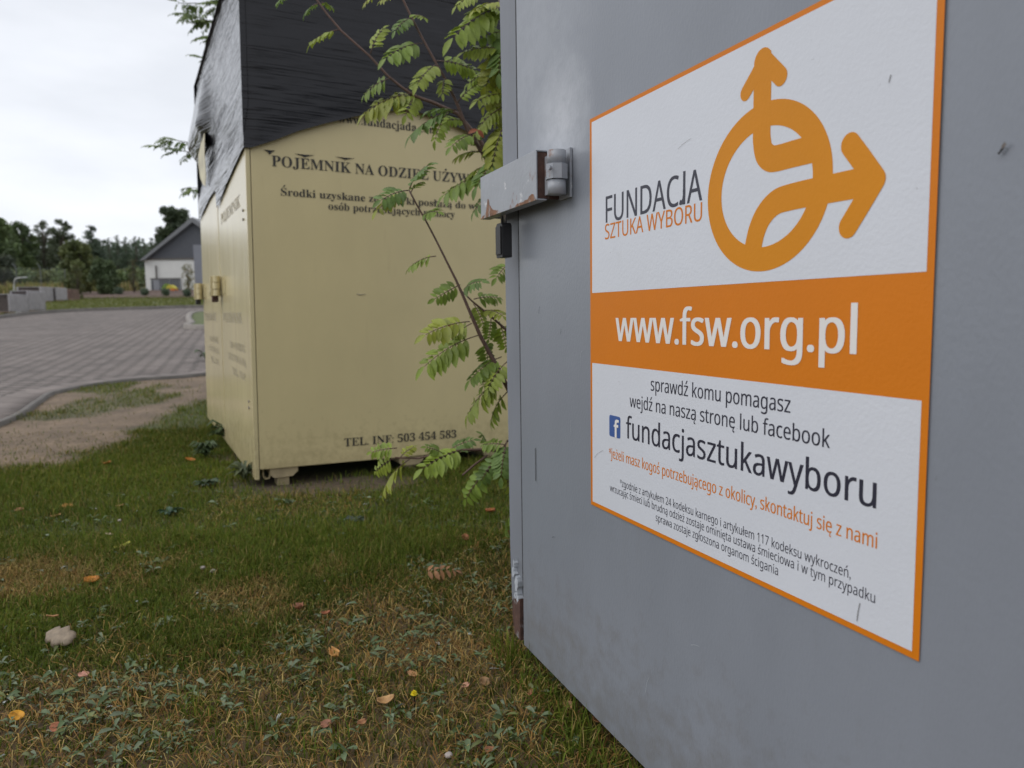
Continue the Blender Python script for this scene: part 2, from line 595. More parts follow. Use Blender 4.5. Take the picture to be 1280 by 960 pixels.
ys = [-400, -120, -40, -12, -4, -1] + list(np.arange(-0.5, 6.0, 0.05)) + frames(6.0, 900, 0.06, 1.03)
xr = frames(0.6, 900, 0.06, 1.06)
xs = [-900, -400, -150, -70, -35, -20, -14, -10] + list(np.arange(-7.5, 0.6, 0.05)) + xr
X, Y = np.meshgrid(np.array(xs, float), np.array(ys, float))
Z = terrain(X, Y)
nr = np.exp(-np.maximum(Y - 6, 0) / 2) * sstep(-3, -1, Y)
Z = Z + nr * (0.018 * (fbm(X * 1.5, Y * 1.5, 11) - 0.5) + 0.012 * (fbm(X * 9, Y * 9, 12) - 0.5)) - 0.004
sm, wm, dm = soil_mask(X, Y), weed_mask(X, Y), dry_mask(X, Y)
far = sstep(9, 14, Y)
n1 = fbm(X * 6, Y * 6, 31)[..., None]
n2 = fbm(X * 0.35, Y * 0.2, 33)[..., None]
turf = np.array([0.060, 0.068, 0.022]) * (0.6 + 0.8 * n1)
soilc = np.array([0.145, 0.104, 0.068]) * (0.55 + 0.9 * n1)
weedc = np.array([0.100, 0.070, 0.036]) * (0.6 + 0.8 * n1)
dryc = np.array([0.13, 0.10, 0.05]) * (0.7 + 0.6 * n1)
verge = (np.array([0.11, 0.12, 0.035]) * (0.7 + 0.6 * n1) * (0.75 + 0.5 * n2))
meadow = np.array([0.12, 0.105, 0.045]) * (0.6 + 0.8 * n2)
c = turf * (1 - wm[..., None]) + weedc * wm[..., None]
c = c * (1 - 0.6 * dm[..., None]) + dryc * 0.6 * dm[..., None]
c = c * (1 - sm[..., None]) + soilc * sm[..., None]
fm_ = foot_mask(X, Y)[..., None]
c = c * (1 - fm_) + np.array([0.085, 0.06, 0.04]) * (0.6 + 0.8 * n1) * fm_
vg = sstep(9, 12, Y)[..., None]
c = c * (1 - vg) + verge * vg
md = sstep(46, 50, Y)[..., None]
c = c * (1 - md) + meadow * md
ny, nx = X.shape
idx = np.arange(ny * nx).reshape(ny, nx)
fc = np.stack([idx[:-1, :-1], idx[:-1, 1:], idx[1:, 1:], idx[1:, :-1]], -1).reshape(-1, 4)
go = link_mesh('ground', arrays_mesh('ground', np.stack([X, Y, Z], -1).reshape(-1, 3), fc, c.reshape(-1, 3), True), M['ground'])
tag(go, 'lawn soil with grass, bare sandy edge and rising verge', kind='structure')


def gz(x, y):
    x = np.asarray(x, float)
    y = np.asarray(y, float)
    k = np.exp(-np.maximum(y - 6, 0) / 2) * sstep(-3, -1, y)
    return terrain(x, y) + k * (0.018 * (fbm(x * 1.5, y * 1.5, 11) - 0.5) + 0.012 * (fbm(x * 9, y * 9, 12) - 0.5)) - 0.004


# ------------------------------------------------------------------ paved road with edging and kerbs
def resample(pts, n):
    pts = np.array([[p[0], p[1]] for p in pts])
    # Catmull-Rom smoothing, then even spacing
    P = np.vstack([2 * pts[0] - pts[1], pts, 2 * pts[-1] - pts[-2]])
    out = []
    for i in range(1, len(P) - 2):
        for t in np.linspace(0, 1, 16, endpoint=False):
            a, b, c_, d = P[i - 1], P[i], P[i + 1], P[i + 2]
            out.append(0.5 * ((2 * b) + (-a + c_) * t + (2 * a - 5 * b + 4 * c_ - d) * t * t + (-a + 3 * b - 3 * c_ + d) * t ** 3))
    out.append(P[-2])
    out = np.array(out)
    s = np.r_[0, np.cumsum(np.hypot(*np.diff(out, axis=0).T))]
    t = np.linspace(0, s[-1], n)
    return np.stack([np.interp(t, s, out[:, 0]), np.interp(t, s, out[:, 1])], 1)


nearp = [(-3.2, 2.2), (-3.5, 4.0)] + [(p.x, p.y) for p in near_edge] + [(-2.0, 11.4), (1.5, 12.0), (6, 12.3), (16, 12.5)]
farp = [(ground_at(*p).x, ground_at(*p).y) for p in ((-300, 432), (-150, 413), (-60, 403), (0, 398.5), (32, 394.5), (75, 391), (130, 388.6), (190, 386.8), (258, 385))] + [(2, 30), (16, 31)]
A = resample(nearp, 140)
B = resample(farp, 140)
S = np.linspace(0, 1, 70)[:, None, None] ** 1.5
G = A[None] * (1 - S) + B[None] * S
zz = terrain(G[..., 0], G[..., 1]) + 0.008
V = np.concatenate([G, zz[..., None]], -1)
idx = np.arange(V.shape[0] * V.shape[1]).reshape(V.shape[:2])
fc = np.stack([idx[:-1, :-1], idx[:-1, 1:], idx[1:, 1:], idx[1:, :-1]], -1).reshape(-1, 4)
ro = link_mesh('road', arrays_mesh('road', V.reshape(-1, 3), fc, None, True), M['paving'])
tag(ro, 'block paved access road of small grey brown pavers', kind='structure')


def strip(name, line, off0, off1, z0, z1, material, label):
    """a low band along a line, from off0 to off1 sideways (left normal), top at z1 above the terrain"""
    d = np.gradient(line, axis=0)
    n = np.stack([-d[:, 1], d[:, 0]], 1) / np.linalg.norm(d, axis=1)[:, None]
    a, b = line + n * off0, line + n * off1
    za, zb = terrain(a[:, 0], a[:, 1]), terrain(b[:, 0], b[:, 1])
    P = np.concatenate([np.c_[a, za + z0], np.c_[a, za + z1], np.c_[b, zb + z1], np.c_[b, zb + z0]])
    m = len(line)
    f = []
    for k in range(3):
        for i in range(m - 1):
            f.append((k * m + i, k * m + i + 1, (k + 1) * m + i + 1, (k + 1) * m + i))
    o = link_mesh(name, arrays_mesh(name, P, f), material)
    tag(o, label, kind='structure')
    return o


strip('road_edging', A, 0.0, 0.36, -0.05, 0.012, M['edging'], 'two rows of pale edging blocks along the near side of the road')
strip('kerb', A, -0.05, 0.0, -0.05, 0.03, M['kerbdark'], 'thin dark kerb between bare soil and paved road')
strip('far_kerb', B, 0.0, 0.14, -0.05, 0.11, M['kerbdark'], 'dark raised kerb along the far side of the road')

# kerbed grass island at the right of the road
isl = [ground_at(*p) for p in ((262, 392), (240, 394), (233, 399), (236, 407), (262, 412.5))]
isl = resample([(p.x, p.y) for p in isl] + [(-1.0, isl[-1].y + 0.5), (6, isl[-1].y + 1.0)], 60)
strip('island_kerb', isl, 0.0, 0.14, -0.05, 0.11, M['kerbm'], 'pale curved kerb round a small grass island by the road')
mb = MB()
vv = [mb.bm.verts.new((p[0], p[1], float(terrain(p[0], p[1])) + 0.085)) for p in isl]
vv.append(mb.bm.verts.new((6, isl[0][1], float(terrain(6, isl[0][1])) + 0.085)))
mb.bm.faces.new(vv)
tag(mb.build('grass_island', mat('island_turf', (0.075, 0.095, 0.028), 0.95, 0.4, 6, 1.0, 30)), 'green turf inside the curved kerb', kind='structure')

# mulch bed in front of the house
mbp = [ground_at(*p) for p in ((60, 372), (110, 373.5), (180, 373), (250, 372.5))]
mfar = [ground_at(*p) for p in ((60, 364), (110, 364), (180, 363.5), (250, 363))]
A2 = resample([(p.x, p.y) for p in mbp], 40)
B2 = resample([(p.x, p.y) for p in mfar], 40)
S2 = np.linspace(0, 1, 12)[:, None, None]
G2 = A2[None] * (1 - S2) + B2[None] * S2
V2 = np.concatenate([G2, (terrain(G2[..., 0], G2[..., 1]) + 0.05)[..., None]], -1)
idx = np.arange(12 * 40).reshape(12, 40)
fc = np.stack([idx[:-1, :-1], idx[:-1, 1:], idx[1:, 1:], idx[1:, :-1]], -1).reshape(-1, 4)
tag(link_mesh('mulch_bed', arrays_mesh('mulch_bed', V2.reshape(-1, 3), fc, None, True), M['mulch']), 'brown bark mulch bed before the house', kind='structure')

# ------------------------------------------------------------------ lettering
def styled(ch, style):
    sets = {'sans': (0x1d5a0, 0x1d5ba, 0x1d7e2), 'bold': (0x1d5d4, 0x1d5ee, 0x1d7ec), 'serif': (0x1d400, 0x1d41a, 0x1d7ce)}[style]
    if 'A' <= ch <= 'Z': return chr(sets[0] + ord(ch) - 65)
    if 'a' <= ch <= 'z': return chr(sets[1] + ord(ch) - 97)
    if ch.isdigit(): return chr(sets[2] + ord(ch) - 48)
    return ch


BASE = {'ą': ('a', 'og'), 'ę': ('e', 'og'), 'ć': ('c', 'ac'), 'ń': ('n', 'ac'), 'ó': ('o', 'ac'), 'ś': ('s', 'ac'), 'ź': ('z', 'ac'), 'ż': ('z', 'dt'),
        'ł': ('l', 'sl'), 'Ś': ('S', 'ac'), 'Ż': ('Z', 'dt'), 'Ą': ('A', 'og')}
_cu = bpy.data.curves.new('lettering_source', 'FONT')
_co = bpy.data.objects.new('lettering_source', _cu)
COL.objects.link(_co)


def glyphs(s, offset=0.0):
    _cu.body = s
    _cu.offset = offset
    _cu.resolution_u = 3
    dg = bpy.context.evaluated_depsgraph_get()
    dg.update()
    me = bpy.data.meshes.new_from_object(_co.evaluated_get(dg))
    v = np.zeros(len(me.vertices) * 3, np.float32)
    me.vertices.foreach_get('co', v)
    f = [tuple(p.vertices) for p in me.polygons]
    bpy.data.meshes.remove(me)
    return v.reshape(-1, 3)[:, :2], f


def text(s, style, u0, u1, v0, xh, ref='x', offset=0.0):
    """flat lettering as (verts, faces) in sign coordinates, baseline v0, from u0 to u1, ref letter xh tall"""
    base, marks = '', []
    for i, ch in enumerate(s):
        if ch == 'J' and style == 'sans':
            base += '\u200a'
            marks.append((len(base), 'hk', 'l'))
            ch = 'l'
        if ch in BASE:
            b, k = BASE[ch]
            marks.append((len(base), k, b))
            ch = b
        base += styled(ch, style)
    v, f = glyphs(base)
    rv, _ = glyphs(styled(ref, style))
    sy = xh / rv[:, 1].max()
    x0, x1 = v[:, 0].min(), v[:, 0].max()
    sx = (u1 - u0) / (x1 - x0)
    V, Fc = [], []
    for q, dx in enumerate((0.0,) if offset <= 0 else (-offset, offset, 0.0)):     # heavier strokes: the letters struck again a hair to each side
        n0 = len(V)
        V += [[(a + dx - x0) * sx + u0, b * sy + v0, 0.00005 * q] for a, b in v]
        Fc += [tuple(i + n0 for i in p_) for p_ in f]
    th = {'sans': 0.075, 'bold': 0.13, 'serif': 0.10}[style] + offset
    for i, k, b in marks:
        pv, _ = glyphs(base[:i + 1])
        gv, _ = glyphs(base[i])
        right = pv[:, 0].max()
        w = gv[:, 0].max() - gv[:, 0].min()
        cx, top = right - w / 2, gv[:, 1].max()
        if k == 'ac':
            P = [(cx - 0.06, top + 0.07), (cx + 0.02, top + 0.07), (cx + 0.16, top + 0.25), (cx + 0.16 - th * 1.3, top + 0.25)]
        elif k == 'dt':
            r = th * 0.75
            P = [(cx + r * math.cos(a), top + 0.16 + r * math.sin(a)) for a in np.linspace(0, 2 * math.pi, 10, endpoint=False)]
        elif k == 'hk':
            P = []
        elif k == 'sl':
            P = [(cx - w * 0.5 - 0.09, 0.27), (cx - w * 0.5 - 0.09, 0.27 + th), (cx + w * 0.5 + 0.09, 0.45 + th), (cx + w * 0.5 + 0.09, 0.45)]
        else:
            rx = right - (0.06 if style == 'sans' else 0.10)
            P = [(rx - 0.07, 0.0), (rx, 0.0), (rx - 0.05, -0.07), (rx - 0.045, -0.12), (rx + 0.03, -0.14), (rx + 0.03, -0.2), (rx - 0.07, -0.2), (rx - 0.125, -0.14), (rx - 0.11, -0.07)]
        if k == 'hk':                          # a plain stem hooked left on the baseline makes the J
            hv, hf = ribbon([(cx, 0.34), (cx, 0.22), (cx - 0.025, 0.12), (cx - 0.08, 0.06), (cx - 0.15, 0.055), (cx - 0.20, 0.08)], th + 0.03, 0.0002, False, False)
            n0 = len(V)
            V += [[(a - x0) * sx + u0, b_ * sy + v0, l_] for a, b_, l_ in hv]
            Fc += [tuple(q_ + n0 for q_ in p_) for p_ in hf]
            continue
        n0 = len(V)
        V += [[(a - x0) * sx + u0, b_ * sy + v0, 0.0002] for a, b_ in P]
        Fc.append(tuple(range(n0, n0 + len(P))))
    return V, Fc


def flat_mesh(name, parts, material, parent, off, plane='front'):
    """parts: list of (verts(u,v,lift), faces) laid on a face of the parent, off metres in front of it"""
    V, Fc = [], []
    for v, f in parts:
        n0 = len(V)
        for a, b, l in v:
            V.append((a, -off - l * 0.35, b) if plane == 'front' else (-off - l * 0.35, a, b))
        Fc += [tuple(i + n0 for i in q) for q in f]
    me = bpy.data.meshes.new(name)
    me.from_pydata(V, [], Fc)
    me.update()
    return link_mesh(name, me, material, parent)


def rect(u0, u1, v0, v1, lift=0.0):
    return ([[u0, v0, lift], [u1, v0, lift], [u1, v1, lift], [u0, v1, lift]], [(0, 1, 2, 3)])


def ribbon(pts, w, lift=0.0, cap0=True, cap1=True):
    """a stroke with round ends as one outline"""
    P = np.array(pts, float)
    d = np.gradient(P, axis=0)
    d /= np.linalg.norm(d, axis=1)[:, None]
    n = np.stack([-d[:, 1], d[:, 0]], 1)
    L, R_ = P + n * w / 2, P - n * w / 2
    m = len(P)
    V = [[*p, lift] for p in L] + [[*p, lift] for p in R_]
    Fc = [(i, m + i, m + i + 1, i + 1) for i in range(m - 1)]
    for end, use in ((0, cap0), (m - 1, cap1)):
        if not use: continue
        n0 = len(V)
        sg = -1 if end == 0 else 1
        a0 = math.atan2(n[end][1], n[end][0])
        V += [[P[end][0] + w / 2 * math.cos(a0 - sg * a), P[end][1] + w / 2 * math.sin(a0 - sg * a), lift] for a in np.linspace(0, math.pi, 13)]
        Fc.append(tuple(range(n0, n0 + 13)))
    return V, Fc


def smooth2(pts, n=40):
    return resample(pts, n)


# ------------------------------------------------------------------ grey container with the sign
GROT = -1.18033
groot = empty('clothing_container', (0.01926, 1.60921, 0.0), (0, 0, GROT))
tag(groot, 'light grey steel clothing container with orange and white advert sign on its door', 'container')
mb = MB()
mb.box(-0.052, 1.27, 0.013, 1.12, 0.075, 1.86, 0.006)
mb.build('body', M['grey'], groot)
# folded strip of the frame left of the door, bent out at its foot
def frame_strip():
    t = bmesh.new()
    rows = []
    for z, ul in ((0.10, -0.060), (0.16, -0.064), (0.25, -0.067), (0.6, -0.070), (1.0, -0.076), (1.84, -0.092)):
        k = 0.7 if z < 0.2 else 1.0
        rows.append([t.verts.new(p) for p in ((ul, -0.003 * k, z), (-0.024, 0.0118, z), (-0.024, 0.0127, z), (ul - 0.002, 0.0128, z))])
    for a, b in zip(rows[:-1], rows[1:]):
        for i in range(4):
            k = (i + 1) % 4
            t.faces.new((a[i], a[k], b[k], b[i]))
    t.faces.new(rows[0][::-1])
    t.faces.new(rows[-1])
    return t


mb = MB()
mb.add(frame_strip())
mb.build('frame_strip', M['grey_frame'], groot)
mb = MB()
mb.box(-0.031, -0.004, 0.0102, 0.0114, 0.10, 1.83)  # added dark strip, paints the shade between door and frame
mb.build('gap_shade_strip', M['dark'], groot)
# door panel: a thin steel tray, slightly dished
bm = bmesh.new()
nx_, nz_ = 48, 64
W0, W1, Z0, Z1 = 0.0, 1.17, 0.04, 1.82
grid = []
for j in range(nz_ + 1):
    row = []
    for i in range(nx_ + 1):
        u = W0 + (W1 - W0) * i / nx_
        v = Z0 + (Z1 - Z0) * j / nz_
        e = min(u - W0, W1 - u, v - Z0, Z1 - v)
        dz = 0.0 if e <= 0.0 else 0.0026 * (float(fbm(u * 3.2, v * 3.2, 41, 2)) - 0.5) * min(1, e / 0.05)
        row.append(bm.verts.new((u, dz - 0.0, v)))
    grid.append(row)
for j in range(nz_):
    for i in range(nx_):
        bm.faces.new((grid[j][i], grid[j][i + 1], grid[j + 1][i + 1], grid[j + 1][i]))
# close the tray: rim and back face
rim = [grid[0][i] for i in range(nx_ + 1)] + [grid[j][nx_] for j in range(1, nz_ + 1)] + [grid[nz_][i] for i in range(nx_ - 1, -1, -1)] + [grid[j][0] for j in range(nz_ - 1, 0, -1)]
back = [bm.verts.new((v.co.x, 0.0095, v.co.z)) for v in rim]
for i in range(len(rim)):
    k = (i + 1) % len(rim)
    bm.faces.new((rim[k], rim[i], back[i], back[k]))
bm.faces.new(back[::-1])
me = bpy.data.meshes.new('door')
bm.to_mesh(me)
bm.free()
link_mesh('door', me, M['grey'], groot)
# rusted bottom of the frame corner and chipped paint above it
mb = MB()
mb.prism([(-0.058, 0.112), (-0.055, 0.13), (-0.05, 0.122), (-0.04, 0.135), (-0.028, 0.128), (-0.012, 0.142), (-0.012, 0.045), (-0.045, 0.05), (-0.055, 0.085)], -0.004, 0.0125)
mb.build('rusted_corner', M['rust'], groot)
mb = MB()
for k_, (cu, cv, ru, rv) in enumerate(((-0.036, 0.165, 0.009, 0.020), (-0.050, 0.19, 0.006, 0.010), (-0.030, 0.138, 0.006, 0.012), (-0.044, 0.215, 0.003, 0.008), (-0.040, 0.14, 0.004, 0.006))):
    mb.prism([(cu + ru * (0.55 + 0.9 * RND.random()) * math.cos(a), cv + rv * (0.55 + 0.9 * RND.random()) * math.sin(a)) for a in np.linspace(0, 2 * math.pi, 15, endpoint=False)], -0.0025 - 0.0003 * k_ - 0.11 * max(0, -cu - 0.034) , 0.010)
mb.build('paint_chip', M['bare'], groot)
# skids
for yy in (0.12, 0.92):
    MB().box(-0.05, 1.2, yy, yy + 0.08, -0.03, 0.0748, 0.004).build('skid', M['rust'], groot)
# short scratch
flat_mesh('scratch', [rect(0.0755, 0.078, 0.43, 0.50)], M['dark'], groot, 0.0018)
for (u, v, du, dv, w_, mt_) in ((0.10, 0.78, 0.004, 0.014, 0.0008, 'dark'), (0.20, 0.74, 0.002, 0.010, 0.0007, 'dark'), (0.28, 0.70, 0.006, 0.012, 0.0006, 'bare'), (0.155, 0.33, 0.010, 0.004, 0.0008, 'dark'),
                            (0.62, 0.30, 0.02, 0.006, 0.0005, 'bare'), (0.24, 0.55, 0.0, 0.03, 0.0005, 'bare'), (0.50, 0.17, 0.01, 0.03, 0.0005, 'bare')):
    flat_mesh('scratch', [ribbon([(u, v), (u + du * 0.4, v + dv * 0.6), (u + du, v + dv)], w_)], M[mt_], groot, 0.0014)
# lock cover: open-ended folded box standing off the door
lk = MB()
lk.box(-0.092, 0.206, -0.052, -0.049, 0.989, 1.080, 0.0008, 1)
lk.box(-0.092, 0.206, -0.0488, -0.004, 1.077, 1.080, 0.0008, 1)
lk.box(-0.092, 0.206, -0.0488, -0.030, 0.989, 0.992, 0.0008, 1)
lk.box(-0.092, -0.089, -0.0488, -0.004, 0.9921, 1.0769, 0.0008, 1)
lko = lk.build('lock_cover', M['grey_worn'], groot)
MB().box(0.1985, 0.2045, -0.0486, -0.004, 0.9925, 1.0765, 0.001, 1).build('rusty_end', M['rust'], lko)
def fringe(u0, u1, peaks, base, seed, n=44):
    """an irregular stain creeping up from a lower edge"""
    us = np.linspace(u0, u1, n)
    hh = 0.0025 + 0.006 * fbm(us * 90, us * 0 + seed, seed)
    for c0, w0, h0 in peaks:
        hh = hh + h0 * np.exp(-((us - c0) / w0) ** 2) * (0.6 + 0.8 * fbm(us * 160, us * 0 + 3.1, seed + 2))
    e = np.minimum(1, np.minimum(us - u0, u1 - us) / 0.012)
    top = [(float(a), float(base + b * k)) for a, b, k in zip(us, hh, e)]
    return [(u0, base - 0.0003)] + top + [(u1, base - 0.0003)]


for (u0, u1, pk_, sd) in ((-0.0905, 0.03, ((-0.045, 0.010, 0.028), (-0.03, 0.02, 0.010)), 3), (0.10, 0.2045, ((0.19, 0.02, 0.008),), 9)):
    mb = MB()
    mb.prism(fringe(u0, u1, pk_, 0.9892, sd), -0.0530, -0.0523)
    mb.build('rust_stain', M['rust_stain'], lko)
# hinge of the cover: three knuckles on a leaf
hg = MB()
hg.box(0.206, 0.252, -0.006, -0.001, 0.99, 1.078, 0.001)
hgo = hg.build('hinge', M['grey_worn'], groot)
MB().cyl((0.247, -0.030, 1.0475), (0.247, -0.030, 1.071), 0.0168, n=24).build('knuckle', M['grey_worn'], hgo, True)
kn = MB()
kn.cyl((0.247, -0.030, 1.020), (0.247, -0.030, 1.0465), 0.0205, n=8)
kn.cyl((0.262, -0.049, 1.037), (0.264, -0.055, 1.037), 0.0045, n=10)
kn.build('knuckle', M['grey_worn'], hgo)
MB().cyl((0.247, -0.030, 0.994), (0.247, -0.030, 1.019), 0.0168, n=24).build('knuckle', M['grey_worn'], hgo, True)
MB().box(0.204, 0.247, -0.034, -0.026, 0.998, 1.068, 0.001).build('hinge_leaf', M['grey_worn'], hgo)

# sign
sgb = flat_mesh('sign', [rect(0.3195, 0.9865, 0.4372, 1.1105)], M['orange'], groot, 0.0016)
sgb['label'] = 'orange bordered advert sheet with white panels'
flat_mesh('white_panel', [rect(0.3268, 0.9785, 0.8145, 1.1040), rect(0.3262, 0.9785, 0.4442, 0.6925)], M['white'], sgb, 0.0018)
E_ = 0.0020
a_ = np.linspace(0, 2 * math.pi, 97)
ring_in = [[0.755 + 0.0785 * math.cos(t), 0.9270 + 0.0705 * math.sin(t), 0] for t in a_[:-1]]
ring_out = [[0.755 + 0.107 * math.cos(t), 0.9270 + 0.0995 * math.sin(t), 0] for t in a_[:-1]]
ringp = (ring_in + ring_out, [(i, 96 + i, 96 + (i + 1) % 96, (i + 1) % 96) for i in range(96)])
up_path = [(0.750, 1.075), (0.750, 1.04), (0.750, 1.0), (0.7505, 0.984), (0.755, 0.968), (0.766, 0.959), (0.78, 0.957), (0.80, 0.957), (0.836, 0.9565)]
rt_path = [(0.7355, 0.842), (0.7385, 0.858), (0.745, 0.878), (0.757, 0.895), (0.776, 0.9065), (0.80, 0.9092), (0.85, 0.9095), (0.912, 0.909)]
logo = [ringp,
        ribbon(smooth2(up_path, 60), 0.0305, 0.0001, True, False),
        ribbon(smooth2(rt_path, 60), 0.0305, 0.0002, False, True),
        ribbon([(0.752, 1.077), (0.735, 1.060), (0.7205, 1.0465)], 0.0195, 0.0003),
        ribbon([(0.752, 1.077), (0.768, 1.061), (0.7805, 1.0485)], 0.0215, 0.0004),
        ([[0.7405, 1.084, 0.00045], [0.7525, 1.0895, 0.00045], [0.764, 1.083, 0.00045], [0.7675, 1.056, 0.00045], [0.736, 1.056, 0.00045]], [(4, 3, 2, 1, 0)]),
        ribbon([(0.9175, 0.909), (0.9, 0.9315), (0.8845, 0.9505)], 0.0245, 0.0005),
        ribbon([(0.9175, 0.909), (0.9, 0.886), (0.8845, 0.8665)], 0.0245, 0.0006)]
flat_mesh('logo', logo, M['amber'], sgb, E_)
tx = [text('FUNDACJA', 'sans', 0.3752, 0.6355, 0.9294, 0.0428, 'H', 0.008),
      text('sprawdź komu pomagasz', 'sans', 0.5128, 0.8073, 0.6605, 0.0150, offset=0.008),
      text('wejdź na naszą stronę lub facebook', 'sans', 0.4518, 0.8681, 0.6286, 0.0148, offset=0.008),
      text('fundacjasztukawyboru', 'sans', 0.4406, 0.9307, 0.5761, 0.0266, offset=0.010),
      text('*zgodnie z artykułem 24 kodeksu karnego i artykułem 117 kodeksu wykroczeń,', 'sans', 0.4217, 0.9016, 0.4922, 0.0088),
      text('wrzucając śmieci lub brudną odzież zostaje ominięta ustawa śmieciowa i w tym przypadku', 'sans', 0.3881, 0.9337, 0.4766, 0.0088),
      text('sprawa zostaje zgłoszona organom ścigania', 'sans', 0.5281, 0.7928, 0.4601, 0.0088)]
for t_ in tx:
    flat_mesh('lettering', [t_], M['ink'], sgb, E_)
flat_mesh('lettering', [text('SZTUKA WYBORU', 'sans', 0.3722, 0.6357, 0.9022, 0.0248, 'H', 0.008)], M['orange'], sgb, E_)
flat_mesh('lettering', [text('*jeżeli masz kogoś potrzebującego z okolicy, skontaktuj się z nami', 'sans', 0.3850, 0.9337, 0.5346, 0.0124, offset=0.012)], M['orange'], sgb, E_)
flat_mesh('lettering', [text('www.fsw.org.pl', 'sans', 0.4084, 0.8990, 0.7334, 0.0378, offset=0.02)], M['offwhite'], sgb, E_)
cx_, cy_, hw, rr = 0.4043, 0.5897, 0.0182, 0.004
rp = []
for sx_, sy_, a0 in ((1, 1, 0), (-1, 1, 90), (-1, -1, 180), (1, -1, 270)):
    for a in range(0, 91, 30):
        t = math.radians(a0 + a)
        rp.append([cx_ + sx_ * (hw - rr) + rr * math.cos(t), cy_ + sy_ * (hw - rr) + rr * math.sin(t), 0])
bi = flat_mesh('blue_icon', [(rp, [tuple(range(len(rp)))])], M['blue'], sgb, E_)
flat_mesh('lettering', [text('f', 'bold', 0.4015, 0.4185, 0.5716, 0.031, 'f')], M['offwhite'], sgb, E_ + 0.0004)

for (u, v, du, dv, w_) in ((0.912, 0.450, 0.003, 0.020, 0.0010), (0.335, 0.525, 0.03, 0.018, 0.0005), (0.58, 1.008, 0.03, 0.008, 0.0004),
                       (0.93, 1.00, 0.002, 0.006, 0.0010)):
    flat_mesh('scuff', [ribbon([(u, v), (u + du * 0.35, v + dv * 0.5), (u + du, v + dv)], w_)], M['scuffm'], sgb, E_ + 0.0006)
# padlock hanging under the lock cover
pl = empty('padlock', Vector(groot.matrix_basis @ Vector((-0.012, -0.03, 0.90))), (0, 0, GROT))
tag(pl, 'black padlock hanging below the grey lock cover', 'padlock')
mb = MB()
mb.prism([(-0.0165, 0.0), (0.0165, 0.0), (0.0175, 0.005), (0.0175, 0.066), (0.012, 0.072), (-0.012, 0.072), (-0.0175, 0.066), (-0.0175, 0.005)], -0.011, 0.011)
mb.box(-0.0135, 0.0135, -0.0142, -0.0112, 0.006, 0.065, 0.0012)
mb.build('lock_body', M['plastic'], pl)
mb = MB()
mb.tube([(-0.0085, 0, 0.07), (-0.0085, 0, 0.10), (-0.006, 0, 0.108), (0, 0, 0.111), (0.006, 0, 0.108), (0.0085, 0, 0.10), (0.0085, 0, 0.07)], 0.0034, 10)
mb.build('shackle', M['steel'], pl, True)

# fly on the door
fl = empty('fly', Vector(groot.matrix_basis @ Vector((1.046, -0.003, 0.9125))), (0, 0, GROT))
tag(fl, 'tiny dark fly resting on the grey door beside the sign', 'insect')
t = bmesh.new()
bmesh.ops.create_uvsphere(t, u_segments=10, v_segments=6, radius=0.001)
bmesh.ops.transform(t, matrix=Matrix.Rotation(math.radians(40), 4, 'Y') @ Matrix.Diagonal((0.9, 0.9, 3.2, 1)), verts=t.verts)
mb = MB()
mb.add(t)
t = bmesh.new()
bmesh.ops.create_uvsphere(t, u_segments=8, v_segments=6, radius=0.001)
mb.add(t, Matrix.Translation((-0.0024, 0, -0.0028)))
for k in (-1, 1):
    for q in (-0.0015, 0.0, 0.0015):
        mb.cyl((q, 0, q), (q + k * 0.0022, 0.0025, q - k * 0.0022), 0.00015, n=5)
mb.build('body', M['fly'], fl, True)
for s in (-1, 1):
    w_ = [(0, -0.0008, 0), (0.0012 + 0.0008 * s, -0.0012, 0.003), (0.004 + 0.001 * s, -0.0012, 0.0045 - 0.001 * s), (0.0036 - 0.0007 * s, -0.001, 0.0022 - 0.0009 * s)]
    me = bpy.data.meshes.new('wing')
    me.from_pydata(w_, [], [(0, 1, 2, 3)])
    link_mesh('wing', me, M['wing'], fl)

